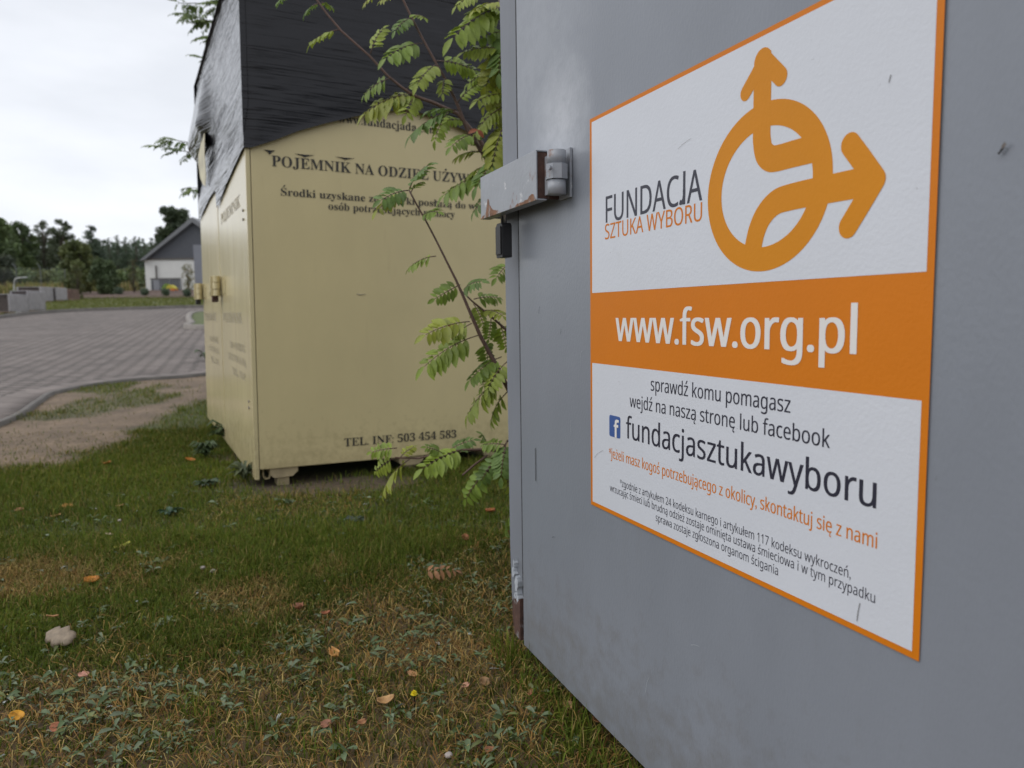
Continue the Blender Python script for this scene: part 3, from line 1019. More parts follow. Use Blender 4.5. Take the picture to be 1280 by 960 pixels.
# ------------------------------------------------------------------ cream yellow container
YROT = (0.00653, 0.01365, 0.47209)
yroot = empty('clothing_container', (-1.14167, 3.3, 0.0), YROT)
tag(yroot, 'cream yellow steel clothing container with black serif lettering and two side doors', 'container')
ZB, YW, YL, YT = 0.0963, 1.30, 2.30, 2.25
MB().box(0.0, YW, 0.0, YL, ZB, ZB + YT, 0.004).build('body', M['yellow'], yroot)
TZ = ZB
for k, (a, b) in enumerate(((-0.001, 1.135), (1.165, 2.302))):
    d = MB()
    d.box(-0.022, -0.0025, a, b, ZB - 0.0456, ZB + 1.44, 0.004)
    do = d.build('door', M['yellow_door'], yroot)
    # lock housing: strap plate, open box and a dark lock below it
    e = b - 0.03
    MB().box(-0.0255, -0.0225, e - 0.20, e - 0.045, ZB + 0.81, ZB + 0.885, 0.001).build('strap', M['yellow_door'], do)
    h = MB()
    h.box(-0.082, -0.0225, e - 0.022, e - 0.018, ZB + 0.80, ZB + 0.91, 0.001)
    h.box(-0.082, -0.0225, e + 0.036, e + 0.040, ZB + 0.80, ZB + 0.91, 0.001)
    h.box(-0.082, -0.0225, e - 0.0175, e + 0.0355, ZB + 0.902, ZB + 0.91, 0.001)
    h.box(-0.082, -0.077, e - 0.0175, e + 0.0355, ZB + 0.82, ZB + 0.9015, 0.001)
    for z_ in (0.80, 0.838, 0.876):
        h.cyl((-0.052, e - 0.04, ZB + z_ + 0.001), (-0.052, e - 0.04, ZB + z_ + 0.035), 0.017 if z_ != 0.838 else 0.020, n=14)
    h.build('lock_housing', M['yellow_door'], do)
    MB().box(-0.074, -0.04, e - 0.012, e + 0.026, ZB + 0.765, ZB + 0.835, 0.008).build('door_lock', M['rust'] if k == 0 else M['plastic'], do)
    # faded writing on the doors
    y0 = a + 0.08
    dl = [text('POJEMNIK', 'serif', y0, y0 + 0.8, ZB + 0.655, 0.05, 'H'),
          text('NA ODZIEŻ', 'serif', y0 + 0.3, y0 + 0.86, ZB + 0.52, 0.035, 'H'),
          text('UŻYWANĄ', 'serif', y0 + 0.2, y0 + 0.88, ZB + 0.455, 0.035, 'H'),
          text('TEL. INF:', 'serif', y0 + 0.35, y0 + 0.86, ZB + 0.385, 0.035, 'H')]
    if k == 0:
        dl.append(text('POJEMNIK', 'serif', y0 + 0.05, y0 + 0.85, ZB + 1.19, 0.055, 'H'))
    # letters run away from the viewer when read from outside the long side
    fl_ = []
    for v, f in dl:
        fl_.append(([[a + b - q[0], q[1], q[2]] for q in v], f))
    for t_ in fl_:
        flat_mesh('lettering', [t_], M['faded'], do, 0.0228, 'side')
# rivets and the tiny hook at the foot of the corner
for zz_ in (0.27, 0.30, 1.12, 1.16):
    MB().cyl((-0.027, 0.11, ZB + zz_), (-0.0222, 0.11, ZB + zz_), 0.006, n=8).build('rivet', M['kerbm'], yroot)
mb = MB()
mb.tube([(0.02, 0.05, ZB - 0.0005), (0.02, 0.045, ZB - 0.04), (0.03, 0.04, ZB - 0.052), (0.045, 0.04, ZB - 0.05), (0.05, 0.04, ZB - 0.03)], 0.005, 8)
mb.build('hook', M['yellow'], yroot, True)
for x0 in (0.045, 0.66, 1.12):
    f = MB()
    f.prism([(x0, ZB - 0.0015), (x0 + 0.125, ZB - 0.0015), (x0 + 0.125, ZB - 0.022), (x0 + 0.10, ZB - 0.044), (x0 + 0.018, ZB - 0.046), (x0, ZB - 0.03)], 0.012, 2.25)
    ft = f.build('skid', M['woodtan'], yroot)
    for y0 in (0.03, 2.1):
        MB().box(x0 + 0.034, x0 + 0.088, y0, y0 + 0.07, -0.05, ZB - 0.0455, 0.003).build('post', M['woodtan'], ft)
YE = 0.0022
for t_ in [text('POJEMNIK NA ODZIEŻ UŻYWANĄ', 'serif', 0.088, 1.165, ZB + 1.3455, 0.0455, 'H'),
                        text('Środki uzyskane ze zbiórki posłużą do wsparcia', 'serif', 0.1235, 1.235, ZB + 1.2215, 0.0225),
                        text('osób potrzebujących pomocy', 'serif', 0.332, 0.955, ZB + 1.1735, 0.0225),
                        text('www.fundacjada.com', 'serif', 0.384, 0.866, ZB + 1.567, 0.0255),
                        text('TEL. INF: 503 454 583', 'serif', 0.384, 0.957, ZB + 0.076, 0.0385, 'H')]:
    flat_mesh('lettering', [t_], M['serif'], yroot, YE)
mb = MB()
mb.tube([(0.455, -0.001, ZB + 0.795), (0.47, -0.001, ZB + 0.79), (0.5, -0.001, ZB + 0.793)], [0.0015, 0.003, 0.0012], 6)
mb.build('scratch', M['faded'], yroot)

# black stretch film over the upper part
wr = empty('plastic_wrap', (-1.14167, 3.3, 0.0), YROT)
tag(wr, 'black shiny stretch film wrapped round the top of the cream container', 'plastic wrap')
edge = np.array([(0.0, 1.4103), (0.10, 1.452), (0.1973, 1.4993), (0.32, 1.547), (0.45, 1.591), (0.564, 1.626), (0.70, 1.6537), (0.80, 1.643), (0.90, 1.622), (1.05, 1.575), (1.2, 1.49), (1.31, 1.42)])


def sheet(fn, nu, nv, name, mt='wrap'):
    V = np.array([[fn(i / nu, j / nv) for i in range(nu + 1)] for j in range(nv + 1)])
    idx = np.arange((nu + 1) * (nv + 1)).reshape(nv + 1, nu + 1)
    f = np.stack([idx[:-1, :-1], idx[:-1, 1:], idx[1:, 1:], idx[1:, :-1]], -1).reshape(-1, 4)
    return link_mesh(name, arrays_mesh(name, V.reshape(-1, 3), f, None, True), M[mt], wr)


def front(s, t):
    x = -0.030 + 1.36 * s
    lo = np.interp(x, edge[:, 0], edge[:, 1])
    z = lo + (YT + 0.03 - lo) * t
    rid = 0.010 * (float(fbm(x * 2.2 + z * 1.5, z * 12 - x * 2.0, 61)) - 0.5) + 0.016 * (float(fbm(x * 1.6 - z, (z + x * 0.5) * 3.5, 62)) - 0.5)
    k = min(1.0, s / 0.04)
    bul = 0.03 * math.sin(math.pi * min(1, max(0, s))) * math.sin(math.pi * min(1, t * 1.2 + 0.1)) * 0.4
    lip = 0.006 * math.exp(-t * 40)
    return (x, -0.012 - k * (0.010 + rid + bul) - lip, ZB + z)


def hoodp(y, z):
    """the folded chute under the film stands off the long side near its far end, sloping back to the top"""
    a = float(sstep(1.32, 1.62, y)) * float(sstep(1.70, 1.86, z)) * float(np.clip((2.24 - z) / 0.38, 0, 1))
    return 0.075 * a


ledge = np.array([(0.0, 1.41), (0.3, 1.385), (0.65, 1.35), (1.12, 1.292), (1.16, 1.40), (1.5, 1.40), (2.0, 1.37), (2.33, 1.352)])


def left(s, t):
    y = -0.022 + 2.36 * s
    lo = np.interp(y, ledge[:, 0], ledge[:, 1])
    z = lo + (YT + 0.03 - lo) * t
    q1 = float(fbm(y * 2.6 - z * 3.4, z * 1.2 + y * 0.9, 63, 2))
    q2 = float(fbm(y * 7 - z * 9.5, z * 1.5 + y * 1.2, 64, 2))
    rid = 0.010 * (q1 - 0.5) + 0.007 * (1 - abs(2 * q2 - 1) * 2) * t
    k = min(1.0, s / 0.03, (1 - s) / 0.03 + 0.2) * min(1, 0.35 + t * 4)
    off_ = 0.030 - 0.024 * float(sstep(1.44, 1.62, z))
    return (-off_ - k * (0.006 + 0.6 * rid) - hoodp(y, z), y, ZB + z)


sheet(front, 110, 90, 'front_film')
sheet(left, 200, 140, 'side_film', 'wrap_side')
sheet(lambda s, t: (YW + 0.03, -0.022 + 2.36 * s, ZB + 1.42 + (YT - 1.39) * t), 10, 6, 'side_film')
sheet(lambda s, t: (-0.03 + 1.36 * s, YL + 0.037, ZB + 1.4 + (YT - 1.37) * t), 10, 6, 'back_film')
sheet(lambda s, t: (-0.03 + 1.36 * s, -0.022 + 2.36 * t, ZB + YT + 0.029 + 0.010 * (float(fbm(s * 3, t * 5, 66)) - 0.5)), 24, 30, 'top_film')
# yellow sheet showing through a tear in the film, and torn scraps above the heading
mb = MB()
mb.prism([(1.50, 1.50), (1.56, 1.46), (1.70, 1.49), (1.88, 1.56), (1.98, 1.66), (1.96, 1.72), (1.80, 1.74), (1.62, 1.78), (1.48, 1.76), (1.53, 1.64)], 0.0, 0.002)
t = mb.build('torn_sheet', mat('torn_yellow_sheet', (0.55, 0.50, 0.33), 0.5, 0.35, 7, 0.8, 14), yroot)
t.matrix_local = Matrix(((0, -1, 0, -0.046), (1, 0, 0, 0), (0, 0, 1, ZB + 0.02), (0, 0, 0, 1)))
scr = []
for (a, b, z, h) in ((0.055, 0.105, 1.408, 0.016), (0.185, 0.275, 1.404, 0.008), (0.365, 0.46, 1.408, 0.006)):
    scr.append(([[a, z + 0.004, 0], [a + (b - a) * 0.35, z - h * 0.3, 0], [(a + b) / 2, z - h, 0], [a + (b - a) * 0.7, z - h * 0.2, 0], [b, z + 0.005, 0], [(a + b) / 2, z + 0.0035, 0]], [(0, 1, 2, 5), (2, 3, 4, 5)]))
scr = [([[p[0], p[1] + ZB, p[2]] for p in v], f) for v, f in scr]
for t_ in scr:
    flat_mesh('film_scrap', [t_], M['wrap'], wr, 0.004)

# ------------------------------------------------------------------ rowan shoots between the containers
def leaflet(V, Fc, C_, base, d, n, L, w, col):
    """one small pointed leaf, folded along its rib and drooping"""
    d = d.normalized()
    s = d.cross(n)
    if s.length < 1e-4: s = Vector((1, 0, 0))
    s.normalize()
    n = s.cross(d)
    i0 = len(V)
    prof = ((0.0, 0.03), (0.18, 0.62), (0.42, 1.0), (0.68, 0.86), (0.88, 0.42), (1.0, 0.02))
    for t, k in prof:
        c_ = base + d * (L * t) - n * (L * 0.16 * t * t)
        for q in (-1, 0, 1):
            V.append(c_ + s * (q * k * w / 2) + n * (abs(q) * k * w * 0.16))
            C_.append([x * (1.12 if q == 0 else 1.0) for x in col])
    for i in range(len(prof) - 1):
        for j in range(2):
            a = i0 + i * 3 + j
            Fc.append((a, a + 1, a + 4, a + 3))


def compound(V, Fc, C_, ST, base, tip, up, pairs=6, size=1.0, col=(0.1, 0.16, 0.03), rnd=RND):
    base, tip = Vector(base), Vector(tip)
    L = (tip - base).length
    ax = (tip - base).normalized()
    n = (up - ax * up.dot(ax)).normalized()
    ctrl = (base + tip) / 2 + n * L * 0.16
    P = lambda t: base * (1 - t) ** 2 + ctrl * (2 * t * (1 - t)) + tip * t * t
    pts = [P(i / 6) for i in range(7)]
    ST.append((pts, [0.0016 - 0.0008 * i / 6 for i in range(7)]))
    ll = L * 0.315 * size
    for k in range(pairs):
        t = 0.22 + 0.70 * k / (pairs - 1)
        p = P(t)
        tg = (P(t + 0.03) - P(t - 0.03)).normalized()
        s = tg.cross(n).normalized()
        sz = ll * (0.72 + 0.5 * math.sin(math.pi * (0.15 + 0.8 * t))) * rnd.uniform(0.88, 1.12)
        for q in (-1, 1):
            d = s * q * 1.0 + tg * rnd.uniform(0.35, 0.6) - n * rnd.uniform(0.05, 0.45)
            nn = (n + Vector((rnd.gauss(0, .2), rnd.gauss(0, .2), rnd.gauss(0, .2)))).normalized()
            f = rnd.uniform(0.8, 1.2)
            leaflet(V, Fc, C_, p, d, nn, sz, sz * 0.44, [c_ * f for c_ in col])
    tg = (P(1) - P(0.95)).normalized()
    leaflet(V, Fc, C_, P(1.0), tg - n * 0.2, n, ll * 0.95, ll * 0.42, col)


GREENS = [(0.20, 0.27, 0.032), (0.165, 0.24, 0.036), (0.235, 0.29, 0.04), (0.125, 0.20, 0.045), (0.255, 0.285, 0.035)]
YR = 2.25
stems = {
    'A': [(385, -12), (396, 0), (410, 19), (427, 39), (462, 70), (485, 95), (502, 109), (518, 120), (541, 128), (572, 142), (600, 175), (640, 260)],
    'B': [(498, -14), (504, 0), (513, 19), (527.5, 47), (544, 77), (558, 101), (572, 131), (584, 162), (607, 197), (640, 262)],
    'C': [(511, 237), (521, 256), (533, 277), (546, 302), (559, 328), (570, 350), (579, 370), (590, 396), (601, 421), (618, 452), (645, 505)],
    'C2': [(575, 362), (592, 378), (612, 394), (636, 415), (660, 440)],
    'E': [(622, -10), (628, 20), (632, 60), (633, 110), (632, 160), (630, 200), (640, 262)],
    'D': [(494, 572), (523, 573), (547, 567), (582, 562), (610, 562), (645, 566)],
    'D2': [(648, 540), (634, 552), (622, 572), (608, 588)],
}
sd_ = {'A': 2.38, 'B': 2.25, 'C': 2.05, 'C2': 2.08, 'E': 2.2, 'D': 2.15, 'D2': 2.05}
rw = empty('rowan_sapling', (0.17, 2.3, 0.0))
tag(rw, 'young rowan shoots with feathery green leaves growing between the two containers', 'sapling')
rwi = Vector((0.17, 2.3, 0.0))
SM = MB()
for k, pts in stems.items():
    P3 = [at(px, py, sd_[k]) - rwi for px, py in pts]
    last = P3[-1]
    P3 += [last * 0.55 + Vector((0.05, 0.02, last.z * 0.15)), Vector((RND.uniform(-.04, .04), RND.uniform(-.04, .04), -0.03))]
    r0 = 0.0024 if k in ('C', 'D', 'C2', 'D2') else 0.003
    m = len(P3)
    SM.tube(P3, [r0 + (0.010 - r0) * (i / (m - 1)) ** 2.2 for i in range(m)], 7)
SM.tube([at(578, 594, 2.0) - rwi, at(592, 582, 2.03) - rwi, at(609, 569, 2.06) - rwi], [0.0022, 0.003, 0.003], 6)
leaves = [  # base px, tip px, depth, pairs, size
    ('A', 399, 4, 378, 20), ('A', 402, 3, 417, 12), ('A', 425, 37, 383, 57), ('A', 463, 68, 481, 31), ('A', 490, 97, 450, 122), ('A', 519, 116, 446, 146), ('A', 520, 118, 505, 148),
    ('A', 470, -6, 452, 8), ('A', 368, -6, 345, 4),
    ('B', 514, 22, 491, 41), ('B', 514, 20, 533, 23), ('B', 528, 54, 475, 76), ('B', 545, 76, 601, 90), ('B', 547, 80, 517, 110), ('B', 556, 98, 553, 120), ('B', 572, 137, 505, 173),
    ('B', 560, 140, 541, 181), ('B', 572, 128, 602, 102), ('B', 571, 138, 527, 142), ('B', 500, -6, 472, 2),
    ('E', 628, 8, 556, 54), ('E', 630, 40, 592, 50), ('E', 632, 56, 603, 116), ('E', 633, 92, 601, 140), ('E', 631, 132, 588, 172), ('E', 630, 20, 600, 4), ('E', 636, 110, 618, 168), ('E', 634, 70, 640, 130),
    ('E', 630, 160, 600, 196), ('E', 600, -8, 566, 10), ('E', 634, 150, 612, 218), ('E', 628, 2, 612, 30),
    ('B', 601, 186, 576, 172), ('B', 604, 190, 566, 197), ('B', 622, 214, 545, 248), ('B', 626, 232, 587, 270), ('B', 620, 200, 640, 235), ('B', 607, 196, 630, 178), ('B', 630, 238, 610, 262), ('B', 616, 206, 580, 222),
    ('C', 510, 238, 471, 252), ('C', 508, 242, 466, 266), ('C', 512, 236, 540, 201), ('C', 528, 270, 550, 264), ('C', 545, 320, 507, 336), ('C', 575, 356, 539, 376), ('C', 587, 402, 523, 421), ('C', 598, 419, 520, 464),
    ('C', 604, 424, 611, 462), ('C', 627, 446, 581, 480), ('C', 632, 468, 577, 527), ('C', 634, 490, 610, 534), ('C2', 580, 362, 605, 350), ('C2', 592, 374, 628, 372), ('C2', 606, 388, 632, 396), ('C2', 592, 380, 606, 410), ('C2', 614, 396, 610, 428),
    ('C', 636, 330, 618, 350), ('C', 514, 240, 528, 226),
    ('D', 496, 560, 460, 566), ('D', 494, 572, 466, 592), ('D', 512, 574, 474, 620), ('D', 582, 561, 520, 590), ('D', 560, 564, 596, 548), ('D', 552, 566, 530, 558), ('D', 500, 572, 520, 556),
    ('D2', 634, 550, 625, 604), ('D2', 610, 586, 578, 630), ('D2', 622, 570, 598, 606), ('D2', 632, 556, 600, 556), ('D2', 640, 640, 632, 668), ('D', 610, 562, 600, 540)]
leaves += [('E', 630, 62, 572, 66), ('E', 631, 84, 578, 108), ('E', 632, 118, 590, 128), ('E', 626, 4, 588, 14), ('B', 580, 152, 556, 150), ('B', 594, 178, 612, 150), ('E', 632, 46, 606, 84), ('A', 524, 120, 480, 128),
           ('C', 630, 462, 600, 486), ('C', 590, 404, 560, 430), ('E', 632, 15, 585, 30), ('E', 634, 100, 612, 150), ('E', 632, 172, 608, 226), ('E', 633, 190, 590, 240), ('E', 628, 30, 618, 78),
           ('E', 634, 40, 622, 100), ('B', 590, 168, 560, 186), ('C', 634, 452, 606, 492), ('C2', 624, 402, 634, 440), ('D2', 628, 560, 636, 616), ('A', 508, 112, 530, 100)]
LV, LF, LC, LS = [], [], [], []
for i, (k, bx, by, tx_, ty_) in enumerate(leaves):
    Y0 = sd_[k] + RND.uniform(-0.02, 0.02)
    b = at(bx, by, Y0) - rwi
    tp = at(bx + (tx_ - bx) * 0.86, by + (ty_ - by) * 0.86, Y0 + RND.uniform(-0.07, 0.05)) - rwi
    up = Vector((RND.gauss(0, .25), -RND.uniform(0.25, 0.9), RND.uniform(0.5, 1.0)))
    L = (tp - b).length
    pr = 8 if L > 0.11 else 6
    g = GREENS[RND.randrange(5)]
    compound(LV, LF, LC, LS, b, tp, up, pr, 1.0 if L > 0.1 else 1.1, g)
# unseen side of the bush, behind the grey container
for i in range(26):
    z = RND.uniform(0.3, 2.2)
    a = RND.uniform(-0.6, 1.9)
    b = Vector((RND.uniform(0.0, 0.35), RND.uniform(-0.05, 0.3), z))
    tp = b + Vector((0.17 * math.cos(a), 0.17 * math.sin(a), RND.uniform(-0.06, 0.04)))
    compound(LV, LF, LC, LS, b, tp, Vector((0, -0.2, 1)), 6, 1.0, GREENS[RND.randrange(5)])
for pts, rd in LS:
    SM.tube(pts, rd, 5)
SM.build('stem', M['bark_young'], rw, True)
link_mesh('foliage', arrays_mesh('foliage', [tuple(v) for v in LV], LF, LC, True), M['rowan'], rw)
# a few reddened leaflets
RV, RF, RC = [], [], []
for px, py in ((568, 406), (597, 162)):
    for _ in range(2):
        leaflet(RV, RF, RC, at(px, py, 2.06) - rwi, Vector((RND.uniform(-1, 1), -0.2, -RND.random())), Vector((0, -1, 0.5)), 0.028, 0.013, (0.26, 0.07, 0.025))
link_mesh('red_leaves', arrays_mesh('red_leaves', [tuple(v) for v in RV], RF, RC, True), M['rowan'], rw)

# ------------------------------------------------------------------ trees
def leaf_cloud(centres, radii, n, size, cols, seed, flat=1.0):
    """many small leaf faces spread through a set of uneven lobes"""
    g = np.random.default_rng(seed)
    centres = np.asarray(centres, float)
    radii = np.asarray(radii, float)
    w = radii ** 2
    k = g.choice(len(centres), n, p=w / w.sum())
    d = g.normal(size=(n, 3))
    d /= np.linalg.norm(d, axis=1)[:, None]
    r = radii[k] * g.random(n) ** 0.4 * (0.75 + 0.5 * g.random(n))
    p = centres[k] + d * r[:, None] * np.array([1, 1, flat])
    a = g.normal(size=(n, 3))
    a /= np.linalg.norm(a, axis=1)[:, None]
    b = np.cross(a, g.normal(size=(n, 3)))
    b /= np.linalg.norm(b, axis=1)[:, None] + 1e-9
    s = size * (0.6 + 0.8 * g.random(n))[:, None]
    V = np.stack([p - a * s, p - b * s * 0.5, p + a * s, p + b * s * 0.5], 1)
    cols = np.asarray(cols, float)
    lobe = g.choice(len(cols), len(centres))
    c = cols[lobe[k]] * (0.7 + 0.6 * g.random(n))[:, None]
    C4 = np.repeat(c[:, None], 4, 1)
    Fc = np.arange(n * 4).reshape(n, 4)
    return V.reshape(-1, 3), Fc, C4.reshape(-1, 3)


def tree(name, label, px, base_py, top_py, wpx, Yd, cols, seed, n=2600, leaf=None, kind='broad', group=None, cat='tree'):
    g = random.Random(seed)
    bs = at(px, base_py, Yd)
    z0 = float(terrain(bs.x, Yd))
    top = at(px, top_py, Yd)
    hgt = top.z - z0
    W = wpx / F * Yd
    root = empty(name, (bs.x, Yd, z0))
    tag(root, label, cat, group)
    lobes, rad = [], []
    tm = MB()
    tm.tube([(0, 0, -0.1), (g.uniform(-.02, .02) * hgt, 0, hgt * 0.4), (g.uniform(-.03, .03) * hgt, 0, hgt * 0.85)], [hgt * 0.028, hgt * 0.02, hgt * 0.006], 8)
    if kind == 'pine':
        for i in range(30):
            t = 0.22 + 0.76 * i / 29
            rr_ = W * 0.5 * min(1.0, 1.25 * (1.02 - t)) ** 0.6 * g.uniform(0.7, 1.1)
            a = g.uniform(0, 6.28)
            c_ = (rr_ * 0.55 * math.cos(a), rr_ * 0.55 * math.sin(a), hgt * t)
            lobes.append(c_)
            rad.append(max(rr_ * 0.8, W * 0.12))
            if i % 2: tm.tube([(0, 0, hgt * (t - 0.05)), c_], [hgt * 0.006, hgt * 0.002], 5)
        fl_ = 0.55
    else:
        nl = 46
        t0 = 0.08 if kind == 'bush' else 0.2
        for i in range(nl):
            t = t0 + (0.93 - t0) * (i + g.random()) / nl
            q = (t - t0) / (1 - t0)
            prof = (4 * q * (1 - q)) ** 0.5 * 0.55 + 0.45 * (1 - q) ** 0.5
            a = g.uniform(0, 6.28)
            rr_ = W * 0.42 * prof * math.sqrt(g.uniform(0.02, 1.1))
            lobes.append((rr_ * math.cos(a), rr_ * math.sin(a), hgt * t))
            rad.append(W * g.uniform(0.09, 0.2) * (0.55 + 0.5 * prof))
            c_ = lobes[-1]
            if i % 4 == 0: tm.tube([(0, 0, hgt * max(0.08, t - 0.3)), (c_[0] * 0.6, c_[1] * 0.6, hgt * (t - 0.1)), c_], [hgt * 0.01, hgt * 0.006, hgt * 0.002], 5)
        lobes.append((0, 0, hgt * 0.93))
        rad.append(W * 0.12)
        fl_ = 0.9
    tm.build('trunk', M['bark'], root, True)
    V, Fc, Cc = leaf_cloud(lobes, rad, int(n * 2.6), leaf or W * 0.034, cols, seed, fl_)
    link_mesh('crown', arrays_mesh('crown', V, Fc, Cc), M['leafg'], root)
    return root


DK = [(0.068, 0.102, 0.058), (0.08, 0.116, 0.064), (0.058, 0.086, 0.054)]
MD = [(0.11, 0.158, 0.056), (0.128, 0.172, 0.062), (0.092, 0.132, 0.056)]
OL = [(0.15, 0.165, 0.05), (0.125, 0.15, 0.048), (0.10, 0.125, 0.045)]
GW = 'trees behind the mesh fence'
tree('deciduous_tree', 'broad dark green tree at the left edge of the tree belt', -6, 350, 268, 62, 78, MD, 1, 4200, group=GW)
tree('deciduous_tree', 'lower rounded green tree beside the broad one at the left edge', 30, 350, 276, 44, 82, MD, 2, 3600, group=GW)
tree('deciduous_tree', 'loose feathery birch-like tree with thin top behind the fence', 58, 350, 273, 30, 84, [(0.11, 0.13, 0.07), (0.09, 0.11, 0.06)], 3, 2200, group=GW)
tree('deciduous_tree', 'tall grey green tree with ragged twin top above the bushes', 80, 350, 271, 34, 80, [(0.085, 0.11, 0.055), (0.065, 0.085, 0.042)], 4, 2800, group=GW)
tree('pine_tree', 'dark blunt pine standing alone between ragged tree and pine row', 117, 348, 282, 36, 95, DK, 5, 3000, kind='pine', group=GW)
for i, (px, tp, w) in enumerate(((138, 297, 18), (149, 294, 20), (160, 296, 20), (171, 295, 18), (182, 298, 18), (192, 297, 18))):
    lb = ['leftmost dark pine in the even row behind the meadow', 'second dark pine from the left in the even pine row', 'third dark pine from the left in the even pine row',
          'fourth dark pine from the left in the even pine row', 'fifth dark pine in the even row, next to the house roof', 'last dark pine of the even row, partly behind the house roof'][i]
    tree('pine_tree', lb, px, 345, tp, w, 112 + i % 2 * 4, DK, 20 + i, 1800, kind='pine', group='row of dark pines')
tree('deciduous_tree', 'large rounded tree rising behind the grey house roof', 219, 345, 256, 56, 88, [(0.055, 0.08, 0.038), (0.068, 0.095, 0.044), (0.045, 0.066, 0.034)], 7, 5200)
tree('bush', 'big olive green bush in front of the tree belt', 101, 366, 301, 48, 52, OL, 8, 4800, kind='bush', cat='bush')
tree('bush', 'dark green rounded bush right of the olive bush', 130, 366, 324, 40, 50, [(0.07, 0.105, 0.042), (0.085, 0.12, 0.048)], 9, 4200, kind='bush', cat='bush')
tree('young_tree', 'small young tree with yellowish leaves on the verge by the pallets', 98, 374, 330, 22, 40, [(0.085, 0.09, 0.025), (0.06, 0.075, 0.025)], 10, 1100, kind='bush')
tree('shrub', 'thin shrub with yellow autumn leaves before the white house wall', 236, 368, 328, 22, 50, [(0.16, 0.13, 0.03), (0.10, 0.12, 0.03)], 12, 420, kind='bush', cat='shrub')
tree('shrub', 'slender reddish green shrub at the left corner of the house', 168, 366, 322, 16, 56, [(0.10, 0.09, 0.035), (0.06, 0.075, 0.03)], 13, 800, kind='bush', cat='shrub')
tree('shrub', 'low grey green shrub behind the fence at the far left', 6, 356, 318, 40, 60, [(0.05, 0.065, 0.04), (0.065, 0.08, 0.04)], 14, 1800, kind='bush', cat='shrub')
# the far wood behind them all: one mass
wl_, wr_ = [], []
g_ = random.Random(99)
for i in range(150):
    px_ = -60 + 330 * i / 149
    tp_ = (300 if px_ < 100 else 304) + g_.uniform(-6, 10)
    for k in range(4):
        Yw = 124 + g_.uniform(-4, 6)
        zb = float(terrain(0, Yw))
        zt = at(px_, tp_, Yw).z
        z_ = zb + (zt - zb) * (k + g_.random() * 0.8) / 4
        wl_.append((at(px_ + g_.uniform(-3, 3), 340, Yw).x, Yw, z_))
        wr_.append(g_.uniform(0.8, 1.5))
V, Fc, Cc = leaf_cloud(wl_, wr_, 26000, 0.30, DK, 77, 1.0)
tag(link_mesh('woods', arrays_mesh('woods', V, Fc, Cc), M['leafg']), 'dark far-off wood behind meadow and house', 'woods', kind='stuff')
ul_, ur_ = [], []
for i in range(70):                                     # scrub under the tree belt
    px_ = -40 + 215 * i / 69
    Yw = 70 + g_.uniform(-3, 3)
    zb = float(terrain(0, Yw))
    for k in range(2):
        ul_.append((at(px_, 340, Yw).x, Yw, zb + (0.35 + 0.9 * k) * g_.uniform(0.7, 1.2)))
        ur_.append(g_.uniform(0.5, 0.95))
V, Fc, Cc = leaf_cloud(ul_, ur_, 13000, 0.16, MD + OL, 78, 1.0)
tag(link_mesh('undergrowth', arrays_mesh('undergrowth', V, Fc, Cc), M['leafg']), 'tangled green scrub along the foot of the tree belt', 'undergrowth', kind='stuff')
for i, (px, py) in enumerate(((149, 363), (181, 364.5), (207, 365), (233.5, 366))):
    p = ground_at(px, py + 6)
    root = empty('clipped_shrub', p)
    tag(root, ['dark ball shaped shrub left of the house corner', 'dark ball shaped shrub directly below the house corner', 'dark ball shaped shrub beside the yellow tent', 'dark ball shaped shrub under the yellow leaved shrub'][i],
        'shrub', 'clipped ball shrubs in the mulch bed')
    r = 6.5 / F * p.y
    V, Fc, Cc = leaf_cloud([(0, 0, r * 0.85), (r * 0.2, 0, r * 0.8), (-r * 0.2, 0.1, r * 0.9)], [r * 0.8, r * 0.7, r * 0.7], 900, r * 0.13, DK, 40 + i)
    link_mesh('crown', arrays_mesh('crown', V, Fc, Cc), M['leafg'], root)
    MB().cyl((0, 0, -0.05), (0, 0, r * 0.6), r * 0.08, n=7).build('trunk', M['bark'], root)
# tree behind the cream container: a branchy rowan whose tips show past its left side
tr = empty('rowan_tree', (-2.45, 8.2, float(terrain(0, 8.2))))
tag(tr, 'leafy tree behind the cream container, its branch tips showing against the sky', 'tree')
o_ = Vector(tr.location)
tm = MB()
tm.tube([(0, 0, -0.1), (0.03, 0, 1.2), (-0.02, 0.05, 2.4), (0.02, 0.1, 3.6)], [0.07, 0.055, 0.045, 0.02], 9)
TV, TF, TCc, TS = [], [], [], []
tips = [((320, 20), (222, 4), 5), ((320, 60), (236, 18), 5), ((330, 40), (252, 26), 6), ((330, 80), (262, 44), 4), ((325, 100), (250, 72), 2), ((325, 210), (203, 172), 5), ((330, 220), (206, 185), 5), ((325, 260), (236, 234), 3), ((310, -10), (270, 8), 6), ((300, -40), (226, -14), 5)]
for (bp, tp, nl) in tips:
    b, t_ = at(*bp, 8.1) - o_, at(*tp, 7.7) - o_
    mid = (b + t_) / 2 + Vector((0, 0, 0.06))
    tm.tube([Vector((0, 0.03, max(0.6, b.z - 0.5))), b, mid, t_], [0.02, 0.012, 0.007, 0.003], 6)
    for i in range(nl + 3):
        k = 0.45 + 0.55 * i / (nl + 2)
        p = mid * (1 - k) + t_ * k
        a = RND.uniform(0, 6.28)
        q = p + Vector((-0.11 + 0.08 * math.cos(a), 0.12 * math.sin(a), RND.uniform(-0.10, 0.02)))
        compound(TV, TF, TCc, TS, p, q, Vector((0.1, -0.3, 1)), 6, 0.9, [(0.12, 0.17, 0.045), (0.14, 0.19, 0.05), (0.10, 0.15, 0.045)][i % 3])
